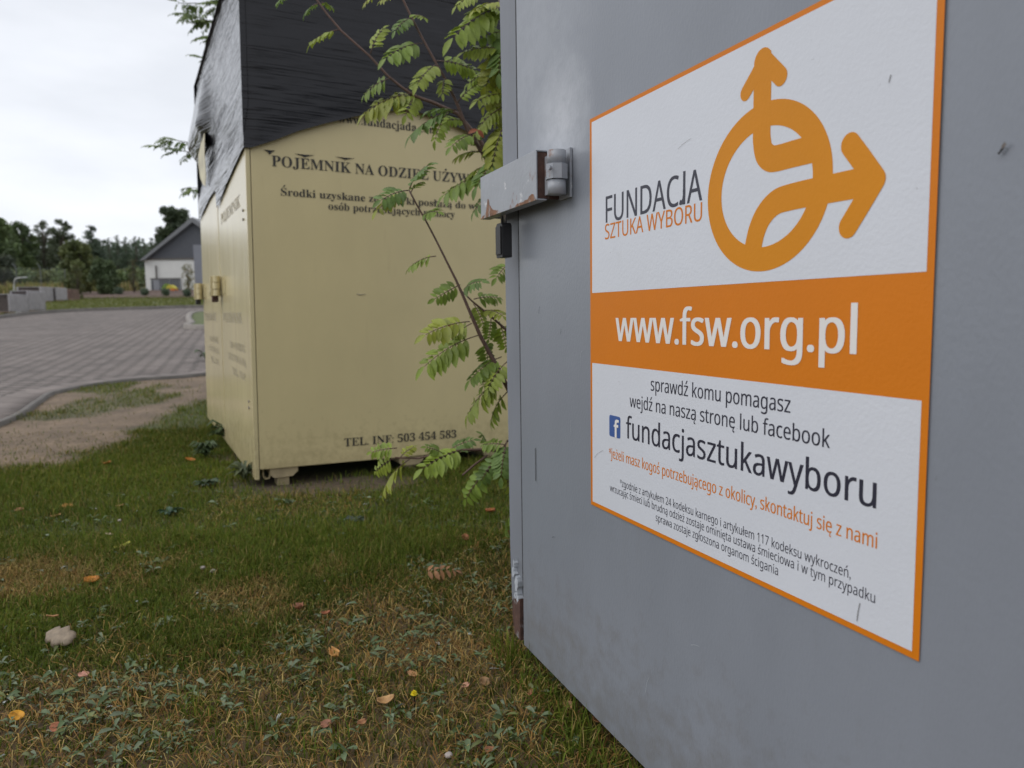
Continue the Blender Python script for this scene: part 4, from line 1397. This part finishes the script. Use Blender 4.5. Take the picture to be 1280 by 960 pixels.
for i in range(340):                                   # the rest of the crown, over and behind the container
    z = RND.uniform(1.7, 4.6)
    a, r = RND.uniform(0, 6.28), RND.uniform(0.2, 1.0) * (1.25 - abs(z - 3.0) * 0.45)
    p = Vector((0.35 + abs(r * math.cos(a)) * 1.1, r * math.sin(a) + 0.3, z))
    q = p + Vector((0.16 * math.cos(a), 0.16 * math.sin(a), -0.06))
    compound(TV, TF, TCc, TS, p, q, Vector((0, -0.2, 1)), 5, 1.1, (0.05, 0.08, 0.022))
    if i % 4 == 0: tm.tube([(0, 0.05, z - 0.7), (p.x * 0.5, p.y * 0.5, z - 0.2), p], [0.018, 0.011, 0.004], 5)
tm.build('trunk', M['bark'], tr, True)
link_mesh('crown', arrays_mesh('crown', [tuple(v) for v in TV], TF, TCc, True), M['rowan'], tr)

# ------------------------------------------------------------------ house in the distance
HY = 63.0
hl = at(183, 365, HY)
hz = float(terrain(0, HY))
house = empty('house', (hl.x, HY, hz))
tag(house, 'white rendered house with steep dark slate gable and grey roof edge', 'house')
S_ = HY / F
ex = (326 - 365) * -S_
pk = at(247, 272, HY).z - hz
eav = at(183, 325, HY).z - hz
hw_ = (247 - 183) * S_
MB().box(0, 2 * hw_, 0, 9, -0.6, eav, 0).build('wall', M['wallw'], house)
MB().prism([(0.25, eav + 0.12), (2 * hw_ - 0.25, eav + 0.12), (hw_, pk - 0.35)], -0.06, 8.9).build('slate_gable', M['slate'], house)
MB().box(0.12, 2 * hw_ - 0.12, -0.10, 0.02, eav + 0.002, eav + 0.13).build('eaves_board', M['kerbdark'], house)
th_ = 0.42
rf = MB()
rf.prism([(-0.25, eav - 0.08), (0.22, eav + 0.0), (hw_, pk - th_), (hw_, pk)], -0.45, 9.3)
rf.prism([(2 * hw_ + 0.25, eav - 0.08), (hw_ + 0.002, pk), (hw_ + 0.002, pk - th_), (2 * hw_ - 0.22, eav)], -0.45, 9.3)
rf.build('roof', M['verge'], house)
gx = lambda px: (px - 183) * S_
gzz = lambda py: at(183, py, HY).z - hz
wn_ = MB().box(gx(190), gx(226), -0.07, 0.05, gzz(364), gzz(349.5)).build('window', M['glass'], house)
MB().box(gx(189.5), gx(227), -0.14, -0.071, gzz(349.4), gzz(348)).build('lintel', M['kerbdark'], wn_)
for a_px in (190, 201.5, 213, 225.4):
    MB().box(gx(a_px), gx(a_px + 0.9), -0.10, -0.0705, gzz(364), gzz(349.5)).build('frame', M['doorg'], wn_)
dd = MB().box(gx(193), gx(200.5), -0.12, -0.0705, gzz(364.5), gzz(350)).build('door', M['doorg'], house)
MB().cyl((gx(197.3), -0.12, gzz(349)), (gx(197.3), -0.12, gzz(332)), 0.06, n=8).build('downpipe', M['kerbdark'], house)
MB().box((249 - 640) / F * 59.5 - hl.x, gx(310), -3.5, -0.2, -0.6, gzz(312)).build('grey_wing', M['wallg'], house)

# small play tent by the house
p = ground_at(212, 367)
tn = empty('play_tent', (p.x, p.y, p.z))
tag(tn, 'small bright yellow and green canopy with orange edge before the house', 'tent')
k = p.y / F
MB().prism([(-8 * k, 6 * k), (-3 * k, 12 * k), (-1 * k, 12 * k), (-2 * k, 6 * k)], -0.3, 0.3).build('green_side', M['tentg'], tn)
MB().prism([(-2.5 * k, 6 * k), (1 * k, 10.5 * k), (4 * k, 10.5 * k), (9 * k, 6 * k)], -0.305, 0.295).build('yellow_roof', M['tenty'], tn)
MB().prism([(3 * k, 3.5 * k), (4 * k, 5.9 * k), (8.5 * k, 5.9 * k), (8 * k, 3.5 * k)], -0.31, 0.29).build('orange_flap', M['tento'], tn)
for s in (-7.5, 8):
    MB().box(s * k - 0.02, s * k + 0.02, -0.02, 0.02, -0.02, 6 * k).build('pole', M['doorg'], tn)

# ------------------------------------------------------------------ pallets of wrapped pavers and fence
PG = 'pallets of wrapped pavers on the verge'
pal = [(-14, 14, 366, 391, 24.5, 'wrapped paver pallet cut by the left frame edge'), (15, 37, 363, 390, 25.5, 'nearest whole pallet of film wrapped pavers, by the road kerb'),
       (22, 53, 357, 376.5, 36.0, 'wide wrapped paver pallet behind the nearest one'), (54.5, 71, 358, 375.5, 37.0, 'narrow pale wrapped paver pallet in the middle of the back row'),
       (72, 88, 359.5, 374.5, 38.5, 'reddish half used paver pallet beside the young tree')]
for i, (x0, x1, y0, y1, Yd, lb) in enumerate(pal):
    a, b = at(x0, y1, Yd), at(x1, y1, Yd)
    z0 = float(terrain(a.x, Yd))
    w = b.x - a.x
    h = (y1 - y0) / F * Yd
    root = empty('paver_pallet', (a.x, Yd, z0))
    tag(root, lb, 'pallet', PG)
    pw = MB()
    for q in (0.0, w * 0.45, w * 0.88):
        pw.box(q, q + w * 0.12, 0, 0.9, 0, 0.08)
    pw.box(0, w, 0, 0.9, 0.081, 0.10)
    pw.build('pallet', M['pallet'], root)
    st = MB()
    nl = max(4, int(h / 0.09))
    for j in range(nl):
        zz0 = 0.102 + (h - 0.1) * j / nl
        o1 = RND.uniform(-0.02, 0.02)
        st.box(0.02 + o1, w - 0.02 + o1, 0.01 + abs(o1), 0.88, zz0, zz0 + (h - 0.1) / nl - 0.03, 0.01, 1)
    st.build('pavers', M['paver'] if i != 4 else mat('red_pavers', (0.19, 0.12, 0.10), 0.8, 0.3, 6), root)
    if i != 4:
        fm = MB()
        fm.box(-0.01, w * 0.09, -0.03, 0.9, 0.1, h + 0.02, 0.02)
        fm.box(w * 0.91, w + 0.01, -0.03, 0.9, 0.1, h + 0.02, 0.02)
        fm.box(w * 0.091, w * 0.909, -0.025, 0.9, h - 0.005, h + 0.025, 0.01)
        fm.build('film', M['film'], root)
p = ground_at(17, 393)
sh = MB()
for i in range(9):
    a = RND.uniform(0, 6.28)
    sh.box(-0.1, 0.1, -0.05, 0.05, 0, 0.05, 0.02, 1, Matrix.Translation((RND.uniform(-0.22, 0.22), RND.uniform(-0.06, 0.06), RND.uniform(0.0, 0.04))) @ Euler((RND.uniform(-.5, .5), RND.uniform(-.4, .4), a)).to_matrix().to_4x4())
so_ = sh.build('plastic_sheet', M['whitepl'], None)
so_.location = (p.x, p.y, p.z)
tag(so_, 'crumpled white plastic sheet lying at the foot of the nearest pallet', 'plastic sheet')
pp = [at(x, y, 37.5) for x, y in ((17.5, 366), (17.5, 356), (18.5, 349), (22, 347.5), (34, 346.5))]
b0 = Vector((pp[0].x, 37.5, float(terrain(0, 37.5))))
po = MB().tube([Vector((0, 0, -0.05))] + [q - b0 for q in pp], 0.032, 8).build('bent_pipe', M['whitepl'], None, True)
po.location = b0
tag(po, 'white bent pipe standing behind the stacked pavers', 'pipe')

# mesh fence in front of the trees
fy = 58.0
f0, f1 = at(-40, 350, fy), at(112, 350, fy)
fz = float(terrain(0, fy))
fen = empty('mesh_fence', (f0.x, fy, fz))
tag(fen, 'thin grey wire mesh fence on slim posts before the trees', 'fence')
fw = f1.x - f0.x
fh = 2.0
for i in range(6):
    x_ = fw * i / 5
    MB().cyl((x_, 0, -0.2), (x_, 0, fh), 0.035, n=8).cyl((x_, 0, fh), (x_ - 0.25, 0, fh + 0.35), 0.03, n=8).build('post', M['wirem'], fen)
wm_ = MB()
for i in range(60):
    x_ = fw * (i + 0.5) / 60
    wm_.box(x_ - 0.004, x_ + 0.004, -0.004, 0.004, 0.05, fh - 0.02)
for j in range(14):
    z_ = 0.08 + (fh - 0.12) * j / 13
    wm_.box(0, fw, -0.0145, -0.006, z_ - 0.004, z_ + 0.004)
wm_.build('wire_mesh', M['wirem'], fen)


# ------------------------------------------------------------------ grass and ground cover
def blades(px_, py_, h, w, lean, cols, az=None, flat=None, z0=None):
    n = len(px_)
    az = rng.random(n) * 2 * math.pi if az is None else az
    z = gz(px_, py_) if z0 is None else z0
    base = np.stack([px_, py_, z], 1)
    d = np.stack([np.cos(az), np.sin(az), np.zeros(n)], 1)
    s = np.stack([-np.sin(az), np.cos(az), np.zeros(n)], 1)
    tw = rng.normal(0, 0.6, n)[:, None]
    s = s * np.cos(tw) + d * np.sin(tw)
    upv = np.array([0, 0, 1.0])
    hh = h[:, None]
    le = lean[:, None]
    ww = w[:, None]
    p1 = base + upv * hh * 0.55 * np.sqrt(np.clip(1 - (le * 0.5) ** 2, 0.02, 1)) + d * hh * 0.25 * le
    p2 = base + upv * hh * np.clip(1 - 0.5 * le ** 2, 0.05, 1) * 0.98 + d * hh * 0.8 * le
    V = np.stack([base - s * ww / 2, base + s * ww / 2, p1 - s * ww * 0.42, p1 + s * ww * 0.42, p2], 1)
    k = (np.arange(n) * 5)[:, None]
    Fc = np.concatenate([k + np.array([0, 1, 3]), k + np.array([0, 3, 2]), k + np.array([2, 3, 4])], 0)
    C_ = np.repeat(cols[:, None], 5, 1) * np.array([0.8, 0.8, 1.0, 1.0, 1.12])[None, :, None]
    return V.reshape(-1, 3), Fc, C_.reshape(-1, 3)


def scatter(n, ymin, ymax, power=1.0):
    """points on the near ground inside (and a little outside) the view"""
    y = ymin + (ymax - ymin) * rng.random(n) ** power
    lo = np.maximum(-0.80 * y - 0.5, -5.6)
    hi = np.minimum(0.45 + 0.12 * y, 0.75)
    wide = rng.random(n) < 0.22                        # a share of it beyond what the photograph takes in
    lo = np.where(wide, np.maximum(-0.8 * y - 1.6, -6.0), lo)
    hi = np.where(wide, 3.2, hi)
    x = lo + (hi - lo) * rng.random(n)
    return x, y


def under(x, y):
    """true below the two containers or on the road"""
    c_, s_ = math.cos(GROT), math.sin(GROT)
    gx_, gy_ = x - 0.01926, y - 1.60921
    u, v = gx_ * c_ + gy_ * s_, -gx_ * s_ + gy_ * c_
    a = (u > -0.05) & (u < 1.2) & (v > 0.06) & (v < 1.1)
    c_, s_ = math.cos(YROT[2]), math.sin(YROT[2])
    gx_, gy_ = x + 1.14167, y - 3.3
    u, v = gx_ * c_ + gy_ * s_, -gx_ * s_ + gy_ * c_
    b = (u > 0.02) & (u < 1.3) & (v > 0.05) & (v < 2.3)
    kx = np.interp(y, A[:60, 1], A[:60, 0]) if True else 0
    left_ = (x < np.interp(y, np.array([p.y for p in near_edge]), np.array([p.x for p in near_edge])) + 0.03) & (y < near_edge[-2].y)
    far_ = y > np.interp(x, np.array([near_edge[-2].x, near_edge[-1].x, -2.0, 1.5]), np.array([near_edge[-2].y, near_edge[-1].y, 11.4, 12.0])) - 0.05
    return a | b | left_ | (far_ & (y > 8))


def colour_mix(n, pal, jit=0.25):
    pal = np.array(pal)
    c_ = pal[rng.integers(0, len(pal), n)]
    return c_ * (1 + jit * (rng.random(n) * 2 - 1))[:, None]


GP = [(0.088, 0.130, 0.013), (0.108, 0.146, 0.015), (0.070, 0.110, 0.011), (0.142, 0.152, 0.019), (0.100, 0.122, 0.016)]
DP = [(0.25, 0.185, 0.062), (0.20, 0.15, 0.045), (0.30, 0.23, 0.085), (0.16, 0.12, 0.034)]
VV, FF, CC, nv = [], [], [], 0


def push(r):
    global nv
    VV.append(r[0]); FF.append(r[1] + nv); CC.append(r[2]); nv += len(r[0])


for (cnt, y0, y1, pw) in ((190000, 1.0, 2.6, 0.8), (215000, 2.4, 5.0, 0.8), (115000, 4.8, 10.8, 0.8)):
    x, y = scatter(cnt, y0, y1, pw)
    s, w, d = soil_mask(x, y), weed_mask(x, y), dry_mask(x, y)
    keep = (rng.random(cnt) > s * 0.97) & (rng.random(cnt) > w * 0.62) & (rng.random(cnt) > d * 0.35) & (rng.random(cnt) > 0.93 * foot_mask(x, y)) & ~under(x, y)
    x, y, s, w, d = x[keep], y[keep], s[keep], w[keep], d[keep]
    n = len(x)
    lush = fbm(x * 1.7, y * 1.7, 81)
    h = (0.022 + 0.038 * lush ** 1.5 * 1.5) * (0.6 + 0.7 * rng.random(n)) * (1 - 0.35 * np.maximum(w, s))
    wd = (0.0016 + 0.0016 * rng.random(n)) * (1 + 0.12 * np.maximum(0, y - 2.5))
    col = colour_mix(n, GP)
    dr = colour_mix(n, DP)
    isd = (rng.random(n) < 0.10 + 0.62 * d + 0.25 * s)[:, None]
    col = np.where(isd, dr, col * (0.55 + 0.85 * fbm(x * 1.1, y * 1.1, 83))[:, None])
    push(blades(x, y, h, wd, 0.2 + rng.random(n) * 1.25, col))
# longer tufts along the containers and here and there
tx0, ty0 = scatter(260, 1.2, 9.5, 0.9)
c_, s_ = math.cos(GROT), math.sin(GROT)
for u in np.linspace(-0.10, 0.5, 26):
    tx0 = np.r_[tx0, 0.01926 + u * c_ - (-0.03) * s_]
    ty0 = np.r_[ty0, 1.60921 + u * s_ + (-0.03) * c_]
for v in np.linspace(0.2, 2.2, 22):
    tx0 = np.r_[tx0, -1.14167 - 0.04 * math.cos(YROT[2]) - v * math.sin(YROT[2])]
    ty0 = np.r_[ty0, 3.3 - 0.04 * math.sin(YROT[2]) + v * math.cos(YROT[2])]
ok = ~under(tx0, ty0) & (soil_mask(tx0, ty0) < 0.5) & (np.hypot(tx0 + 1.0, ty0 - 3.32) > 0.3)
tx0, ty0 = tx0[ok], ty0[ok]
x = np.repeat(tx0, 26) + rng.normal(0, 0.022, len(tx0) * 26)
y = np.repeat(ty0, 26) + rng.normal(0, 0.022, len(tx0) * 26)
ok = ~under(x, y)
x, y = x[ok], y[ok]
n = len(x)
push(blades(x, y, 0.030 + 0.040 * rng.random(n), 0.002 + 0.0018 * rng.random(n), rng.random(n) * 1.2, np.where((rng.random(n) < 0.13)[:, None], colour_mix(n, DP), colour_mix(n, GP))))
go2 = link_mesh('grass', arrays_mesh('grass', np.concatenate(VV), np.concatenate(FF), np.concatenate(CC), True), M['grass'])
tag(go2, 'short green lawn grass with dry blades', 'grass', kind='stuff')

# dry straw lying on the bare patches
x, y = scatter(110000, 1.0, 3.2, 0.8)
k = (rng.random(len(x)) < np.maximum(0.50 * weed_mask(x, y), 0.9 * dry_mask(x, y))) & ~under(x, y)
x, y = x[k], y[k]
n = len(x)
r1 = blades(x, y, 0.025 + 0.035 * rng.random(n), 0.0013 + 0.0010 * rng.random(n), 1.3 + 0.35 * rng.random(n), colour_mix(n, [(0.31, 0.205, 0.06), (0.27, 0.15, 0.042), (0.19, 0.098, 0.03), (0.37, 0.275, 0.10), (0.11, 0.06, 0.025)]), z0=gz(x, y) + 0.012 * rng.random(n))
tag(link_mesh('dry_straw', arrays_mesh('dry_straw', *r1, True), M['straw']), 'pale dry grass straw lying between the weeds', 'straw', kind='stuff')


# low lance-leaved weeds
def lance(px_, py_, z, az, L, w, rise, cols):
    n = len(px_)
    base = np.stack([px_, py_, z], 1)
    d = np.stack([np.cos(az), np.sin(az), np.zeros(n)], 1)
    s = np.stack([-np.sin(az), np.cos(az), np.zeros(n)], 1)
    tilt = rng.normal(0, 0.4, n)[:, None]
    upv = np.array([0, 0, 1.0])
    s2 = s * np.cos(tilt) + upv * np.sin(tilt)
    out, cc = [], []
    for t, kw in ((0, 0.12), (0.35, 0.8), (0.68, 1.0), (1.0, 0.05)):
        c_ = base + d * (L * t)[:, None] + upv * (rise * L * (t - 0.75 * t * t) * 2.0)[:, None]
        for q in (-1, 0, 1):
            out.append(c_ + s2 * (q * kw * w / 2)[:, None] + upv * (abs(q) * kw * w * 0.22)[:, None])
            cc.append(cols * (1.15 if q == 0 else 1.0))
    V = np.stack(out, 1)
    C_ = np.stack(cc, 1)
    f = []
    for i in range(3):
        for j in range(2):
            a = i * 3 + j
            f.append((a, a + 1, a + 4, a + 3))
    Fc = (np.arange(n)[:, None, None] * 12 + np.array(f)[None]).reshape(-1, 4)
    return V.reshape(-1, 3), Fc, C_.reshape(-1, 3)


x, y = scatter(10500, 1.0, 3.2, 0.85)
k = (rng.random(len(x)) < 0.05 + 0.50 * weed_mask(x, y) * sstep(0.42, 0.60, fbm(x * 4, y * 4, 87))) & ~under(x, y) & (soil_mask(x, y) < 0.5)
x, y = x[k], y[k]
m = len(x)
nl = 6
xx = np.repeat(x, nl) + rng.normal(0, 0.006, m * nl)
yy = np.repeat(y, nl) + rng.normal(0, 0.006, m * nl)
rs = np.repeat(0.5 + 0.9 * rng.random(m) ** 1.5, nl)
az = (np.tile(np.arange(nl) * 2 * math.pi / nl, m) + np.repeat(rng.random(m) * 6.28, nl) + rng.normal(0, 0.35, m * nl))
L = rs * (0.012 + 0.016 * rng.random(m * nl))
cols = colour_mix(m * nl, [(0.105, 0.140, 0.070), (0.085, 0.125, 0.052), (0.125, 0.155, 0.092), (0.072, 0.108, 0.042), (0.11, 0.128, 0.040)], 0.2)
wh = rng.random(m * nl) < 0.012
cols[wh] = (0.34, 0.36, 0.34)
r1 = lance(xx, yy, gz(xx, yy) + 0.010 + 0.012 * rng.random(m * nl), az, L, L * (0.25 + 0.12 * rng.random(m * nl)), 0.05 + 0.45 * rng.random(m * nl), cols)
tag(link_mesh('ground_cover', arrays_mesh('ground_cover', *r1, True), M['cover']), 'low grey green weed leaves covering the thin turf', 'ground cover', kind='stuff')

# meadow behind the verge and tufts on the verge itself
VV, FF, CC, nv = [], [], [], 0
n = 16000
y = 40 + 40 * rng.random(n)
x = -0.72 * y + (0.36 * y) * rng.random(n)
hs = 0.35 + 0.75 * rng.random(n)
hs *= np.where(y < 47, 0.0, 1.0)
pxs = 640 + F * x / y
ok = (hs > 0) & (pxs < 178) & ~((pxs > 88) & (y < 60))
x, y, hs = x[ok], y[ok], hs[ok]
n = len(x)
push(blades(x, y, hs, 0.05 + 0.05 * rng.random(n), rng.random(n) * 0.9, colour_mix(n, [(0.24, 0.20, 0.08), (0.16, 0.17, 0.055), (0.28, 0.21, 0.10), (0.12, 0.14, 0.04)]), z0=terrain(x, y)))
n = 22000
y = 20 + 24.5 * rng.random(n)
x = -0.75 * y + (0.40 * y) * rng.random(n)
ob = np.argsort(B[:, 1])
ok = (x < np.interp(y, B[ob, 1], B[ob, 0]) - 0.2) | (y > B[:, 1].max())
x, y = x[ok], y[ok]
n = len(x)
push(blades(x, y, 0.06 + 0.08 * rng.random(n), 0.015 + 0.012 * rng.random(n), rng.random(n) * 1.2, colour_mix(n, [(0.12, 0.14, 0.03), (0.15, 0.15, 0.04), (0.10, 0.125, 0.028)]), z0=terrain(x, y)))
tag(link_mesh('meadow_grass', arrays_mesh('meadow_grass', np.concatenate(VV), np.concatenate(FF), np.concatenate(CC), True), M['grass']), 'verge grass and tall yellowish meadow grass beyond the road', 'grass', kind='stuff')


# broad weeds one can single out
def weed(px, py, label, n, L, rise, pal, name='weed_plant', wr_=0.34):
    p = ground_at(px, py)
    az = np.arange(n) * 2.4 + rng.normal(0, 0.2, n)
    ll = L * (0.6 + 0.6 * rng.random(n))
    hh = np.zeros(n) + 0.004 + 0.03 * rng.random(n) * (rise > 0.7)
    V, Fc, Cc = lance(np.zeros(n), np.zeros(n), hh, az, ll, ll * wr_, rise * (0.6 + 0.8 * rng.random(n)), colour_mix(n, pal, 0.2))
    o = link_mesh(name, arrays_mesh(name, V, Fc, Cc, True), M['cover'])
    o.location = (p.x, p.y, float(gz(p.x, p.y)) + 0.012)
    tag(o, label, 'weed')


BG = [(0.035, 0.075, 0.04), (0.045, 0.085, 0.045)]
LG = [(0.07, 0.10, 0.04), (0.055, 0.085, 0.035)]
weed(213, 646, 'dark blue green leaf rosette alone in the middle of the lawn', 26, 0.05, 0.35, BG)
weed(258, 610, 'flat broad-leaved weed on bare soil near the cream container corner', 28, 0.06, 0.3, [(0.045, 0.075, 0.035), (0.035, 0.06, 0.03)])
weed(286, 556, 'tall leafy weed growing up the gap between the cream doors', 70, 0.11, 1.0, LG, wr_=0.2)
weed(258, 574, 'dark bushy weed standing just left of the cream container', 90, 0.075, 0.9, [(0.06, 0.09, 0.035), (0.05, 0.08, 0.035)], wr_=0.2)
weed(306, 606, 'pale green feathery weed under the cream container corner', 60, 0.07, 0.9, [(0.085, 0.105, 0.05), (0.07, 0.09, 0.045)], wr_=0.2)
weed(447, 655, 'low grey green weed in the shade before the container feet', 26, 0.04, 0.3, [(0.055, 0.075, 0.055)])
weed(258, 452, 'lone green sprig beside the far end of the cream container', 14, 0.16, 1.0, [(0.05, 0.09, 0.03)])

# ------------------------------------------------------------------ fallen leaves, flower, stones
def fallen(px, py, w, h, col, label, curl=0.3, rotz=None, shape='oval', lift=0.02):
    """one dry leaf, cupped and slightly twisted; w and h in pixels of the photograph give its real size"""
    p = ground_at(px, py)
    k = p.y / F
    L = w * k
    Wd = max(h * k * 1.5, L * 0.35)
    nu, nv_ = 9, 6
    V = []
    r = random.Random(int(px * 7 + py))
    for i in range(nu + 1):
        t = i / nu
        if shape == 'oval':
            wd = math.sin(math.pi * (0.04 + 0.92 * t)) ** 0.7
        else:
            wd = (0.55 + 0.45 * abs(math.sin(t * 9.0))) * math.sin(math.pi * (0.06 + 0.9 * t)) ** 0.6
        for j in range(nv_ + 1):
            s = j / nv_ * 2 - 1
            x_ = (t - 0.5) * L
            y_ = s * wd * Wd / 2
            z_ = curl * (s * s) * Wd * 0.5 + curl * 0.5 * L * (t - 0.5) ** 2 * 2 + r.uniform(-1, 1) * 0.02 * L
            V.append((x_, y_, z_))
    idx = np.arange((nu + 1) * (nv_ + 1)).reshape(nu + 1, nv_ + 1)
    f = np.stack([idx[:-1, :-1], idx[1:, :-1], idx[1:, 1:], idx[:-1, 1:]], -1).reshape(-1, 4)
    me = arrays_mesh('fallen_leaf', V, f, np.tile(np.array(col), (len(V), 1)), True)
    o = link_mesh('fallen_leaf', me, M['fallen'])
    o.location = (p.x, p.y, float(gz(p.x, p.y)) + lift)
    o.rotation_euler = (r.uniform(-0.15, 0.35), r.uniform(-0.3, 0.3), r.uniform(-0.6, 0.6) if rotz is None else rotz)
    md_ = o.modifiers.new('thickness', 'SOLIDIFY')
    md_.thickness = 0.0008
    tag(o, label, 'leaf', 'fallen leaves on the lawn')
    return o


OR, TAN, PINK, BRN, YEL = (0.42, 0.17, 0.035), (0.40, 0.25, 0.11), (0.44, 0.23, 0.15), (0.22, 0.09, 0.04), (0.5, 0.38, 0.06)
fallen(21, 906, 17, 13, (0.62, 0.30, 0.02), 'bright golden orange leaf at the lower left edge of the lawn', 0.35)
fallen(71, 920, 15, 11, (0.36, 0.13, 0.06), 'dull orange leaf to the right of the bright golden one', 0.2)
fallen(105, 850, 12, 9, (0.5, 0.24, 0.17), 'small pink leaf just below the large pale leaf', 0.2)
fallen(115, 734, 17, 12, (0.48, 0.18, 0.02), 'orange leaf standing in green grass right of a straw patch', 0.5, 0.6)
fallen(154, 688, 19, 9, (0.42, 0.40, 0.06), 'yellow green lobed leaf in the lawn below the dark rosette', 0.3, 0.7, 'lobed')
fallen(137, 674, 9, 5, (0.5, 0.36, 0.27), 'tiny pale pink leaf above the yellow green leaf', 0.2)
fallen(70, 649, 12, 8, (0.44, 0.25, 0.09), 'tan leaf just below an orange leaf on the upper left lawn', 0.3)
fallen(85, 638, 14, 8, (0.44, 0.20, 0.04), 'orange leaf on the upper left lawn above a tan one', 0.3, None, 'lobed')
fallen(134, 583, 11, 7, (0.42, 0.16, 0.03), 'orange leaf at the border of green grass and sandy soil', 0.4)
fallen(150, 639, 9, 6, (0.45, 0.28, 0.11), 'small yellowish leaf left of the dark rosette', 0.3)
fallen(238, 579, 12, 6, (0.45, 0.17, 0.03), 'orange leaf beside the dark weed near the cream container', 0.3)
fallen(25, 642, 12, 7, (0.28, 0.11, 0.05), 'brown leaf near the left edge of the upper lawn', 0.3)
fallen(420, 825, 21, 8, (0.50, 0.25, 0.07), 'golden curled leaf standing up on the straw patch', 0.9, -0.9)
fallen(483, 884, 22, 9, (0.46, 0.27, 0.11), 'tan curled leaf lying left of the dandelion', 0.7, 0.2)
fallen(516, 849, 15, 9, (0.48, 0.25, 0.11), 'tan oval leaf above the dandelion', 0.3, -0.5)
fallen(582, 864, 11, 8, (0.52, 0.27, 0.18), 'small pink pointed leaf between dandelion and grey container', 0.3, 0.6)
fallen(606, 859, 13, 11, (0.24, 0.14, 0.06), 'round brown leaf right of the pink pointed leaf', 0.4)
fallen(664, 872, 9, 8, (0.30, 0.11, 0.05), 'small red brown leaf near the bottom edge of the grey door', 0.3)
fallen(710, 889, 13, 10, (0.36, 0.21, 0.09), 'tan leaf in the shade under the grey door', 0.4)
fallen(750, 908, 18, 13, (0.34, 0.16, 0.06), 'largest brown leaf under the bottom edge of the grey door', 0.4)
fallen(613, 645, 12, 11, (0.34, 0.10, 0.03), 'red brown leaf under the low rowan branch', 0.4)
fallen(582, 678, 8, 9, (0.26, 0.09, 0.03), 'dark red leaf above the brown rowan leaf', 0.5)
fallen(375, 769, 13, 9, (0.26, 0.10, 0.05), 'curled red brown leaf at the edge of the lush grass', 0.8)
fallen(408, 776, 11, 7, (0.30, 0.10, 0.04), 'small red brown leaf at the top of the straw patch', 0.5)
fallen(408, 913, 14, 10, (0.26, 0.11, 0.06), 'dark brown leaf low in the weeds, left of an orange brown one', 0.3)
fallen(452, 912, 12, 6, (0.38, 0.18, 0.08), 'orange brown folded leaf in the weeds below the tan curled leaf', 0.7, 0.8)
fallen(612, 946, 13, 10, (0.26, 0.11, 0.05), 'brown leaf close to the bottom middle of the lawn', 0.3)
fallen(600, 938, 9, 7, (0.20, 0.08, 0.04), 'small dark brown leaf touching the brown leaf at the bottom', 0.3)
# large pale leaf
o = fallen(75, 812, 42, 22, (0.25, 0.195, 0.135), 'large pale beige leaf lying underside up on the left lawn', -0.22, 0.1, 'lobed', 0.042)
o.rotation_euler = (0.6, 0.12, -0.25)
fallen(67, 794, 14, 5, (0.40, 0.20, 0.08), 'thin orange tip sticking up behind the large pale leaf', 0.4, 0.8, 'oval', 0.05)
# dropped brown rowan leaf
p = ground_at(550, 730)
DV, DF, DC, DS = [], [], [], []
compound(DV, DF, DC, DS, (-0.055, 0, 0.02), (0.045, 0.01, 0.022), Vector((0.1, -0.5, 1)), 5, 0.8, (0.27, 0.13, 0.055))
o = link_mesh('fallen_leaf', arrays_mesh('fallen_leaf', [tuple(v) for v in DV], DF, DC, True), M['fallen'])
o.location = (p.x, p.y, float(gz(p.x, p.y)) + 0.02)
tag(o, 'brown feathery rowan leaf lying on the grass left of the grey container', 'leaf', 'fallen leaves on the lawn')
# dandelion
p = ground_at(518, 884)
dn = empty('dandelion', (p.x, p.y, float(gz(p.x, p.y))))
tag(dn, 'single small yellow dandelion flower in the grass', 'flower')
MB().tube([(0, 0, 0), (0.001, 0, 0.02), (0, -0.001, 0.034)], 0.0012, 6).build('stem', M['cover'], dn)
fv = bmesh.new()
for ring, (r, z) in enumerate(((0.0065, 0.036), (0.0045, 0.0405), (0.002, 0.043))):
    for i in range(12):
        a = i * 0.5236 + ring * 0.3
        d = Vector((math.cos(a), math.sin(a), 0))
        s = Vector((-math.sin(a), math.cos(a), 0)) * 0.0013
        b = Vector((0, 0, 0.034))
        t = d * r + Vector((0, 0, z))
        fv.faces.new([fv.verts.new(q) for q in (b - s * 0.4, b + s * 0.4, t + s, t + d * 0.001, t - s)])
me = bpy.data.meshes.new('flower_head')
fv.to_mesh(me)
fv.free()
link_mesh('flower_head', me, M['petal'], dn)
# pale pebbles
for i, (px, py, r, lb) in enumerate(((254, 718, 0.008, 'pale pebble in the grass, left one of a pair'), (267, 722, 0.009, 'pale pebble in the grass, right one of a pair'),
                                     (561, 955, 0.007, 'small white pebble at the bottom edge of the lawn'), (310, 583, 0.008, 'tiny white crumb below the cream container edge'), (150, 658, 0.006, 'tiny pale stone near the yellowish leaf'))):
    p = ground_at(px, py)
    t = bmesh.new()
    bmesh.ops.create_icosphere(t, subdivisions=3, radius=r)
    for v in t.verts:
        v.co *= 1 + 0.35 * (float(fbm(v.co.x / r * 1.2 + i * 7, v.co.y / r * 1.2 + v.co.z / r, 5)) - 0.5)
        v.co.z *= 0.75
    mb = MB()
    mb.add(t)
    o = mb.build('pebble', M['stone'] if i != 3 else M['whitepl'], None, True)
    o.location = (p.x, p.y, float(gz(p.x, p.y)) + (0.022 if i != 3 else 0.03))
    tag(o, lb, 'stone', 'pale pebbles in the grass')

# the lettering source is no part of the scene
bpy.data.objects.remove(_co)
bpy.data.curves.remove(_cu)
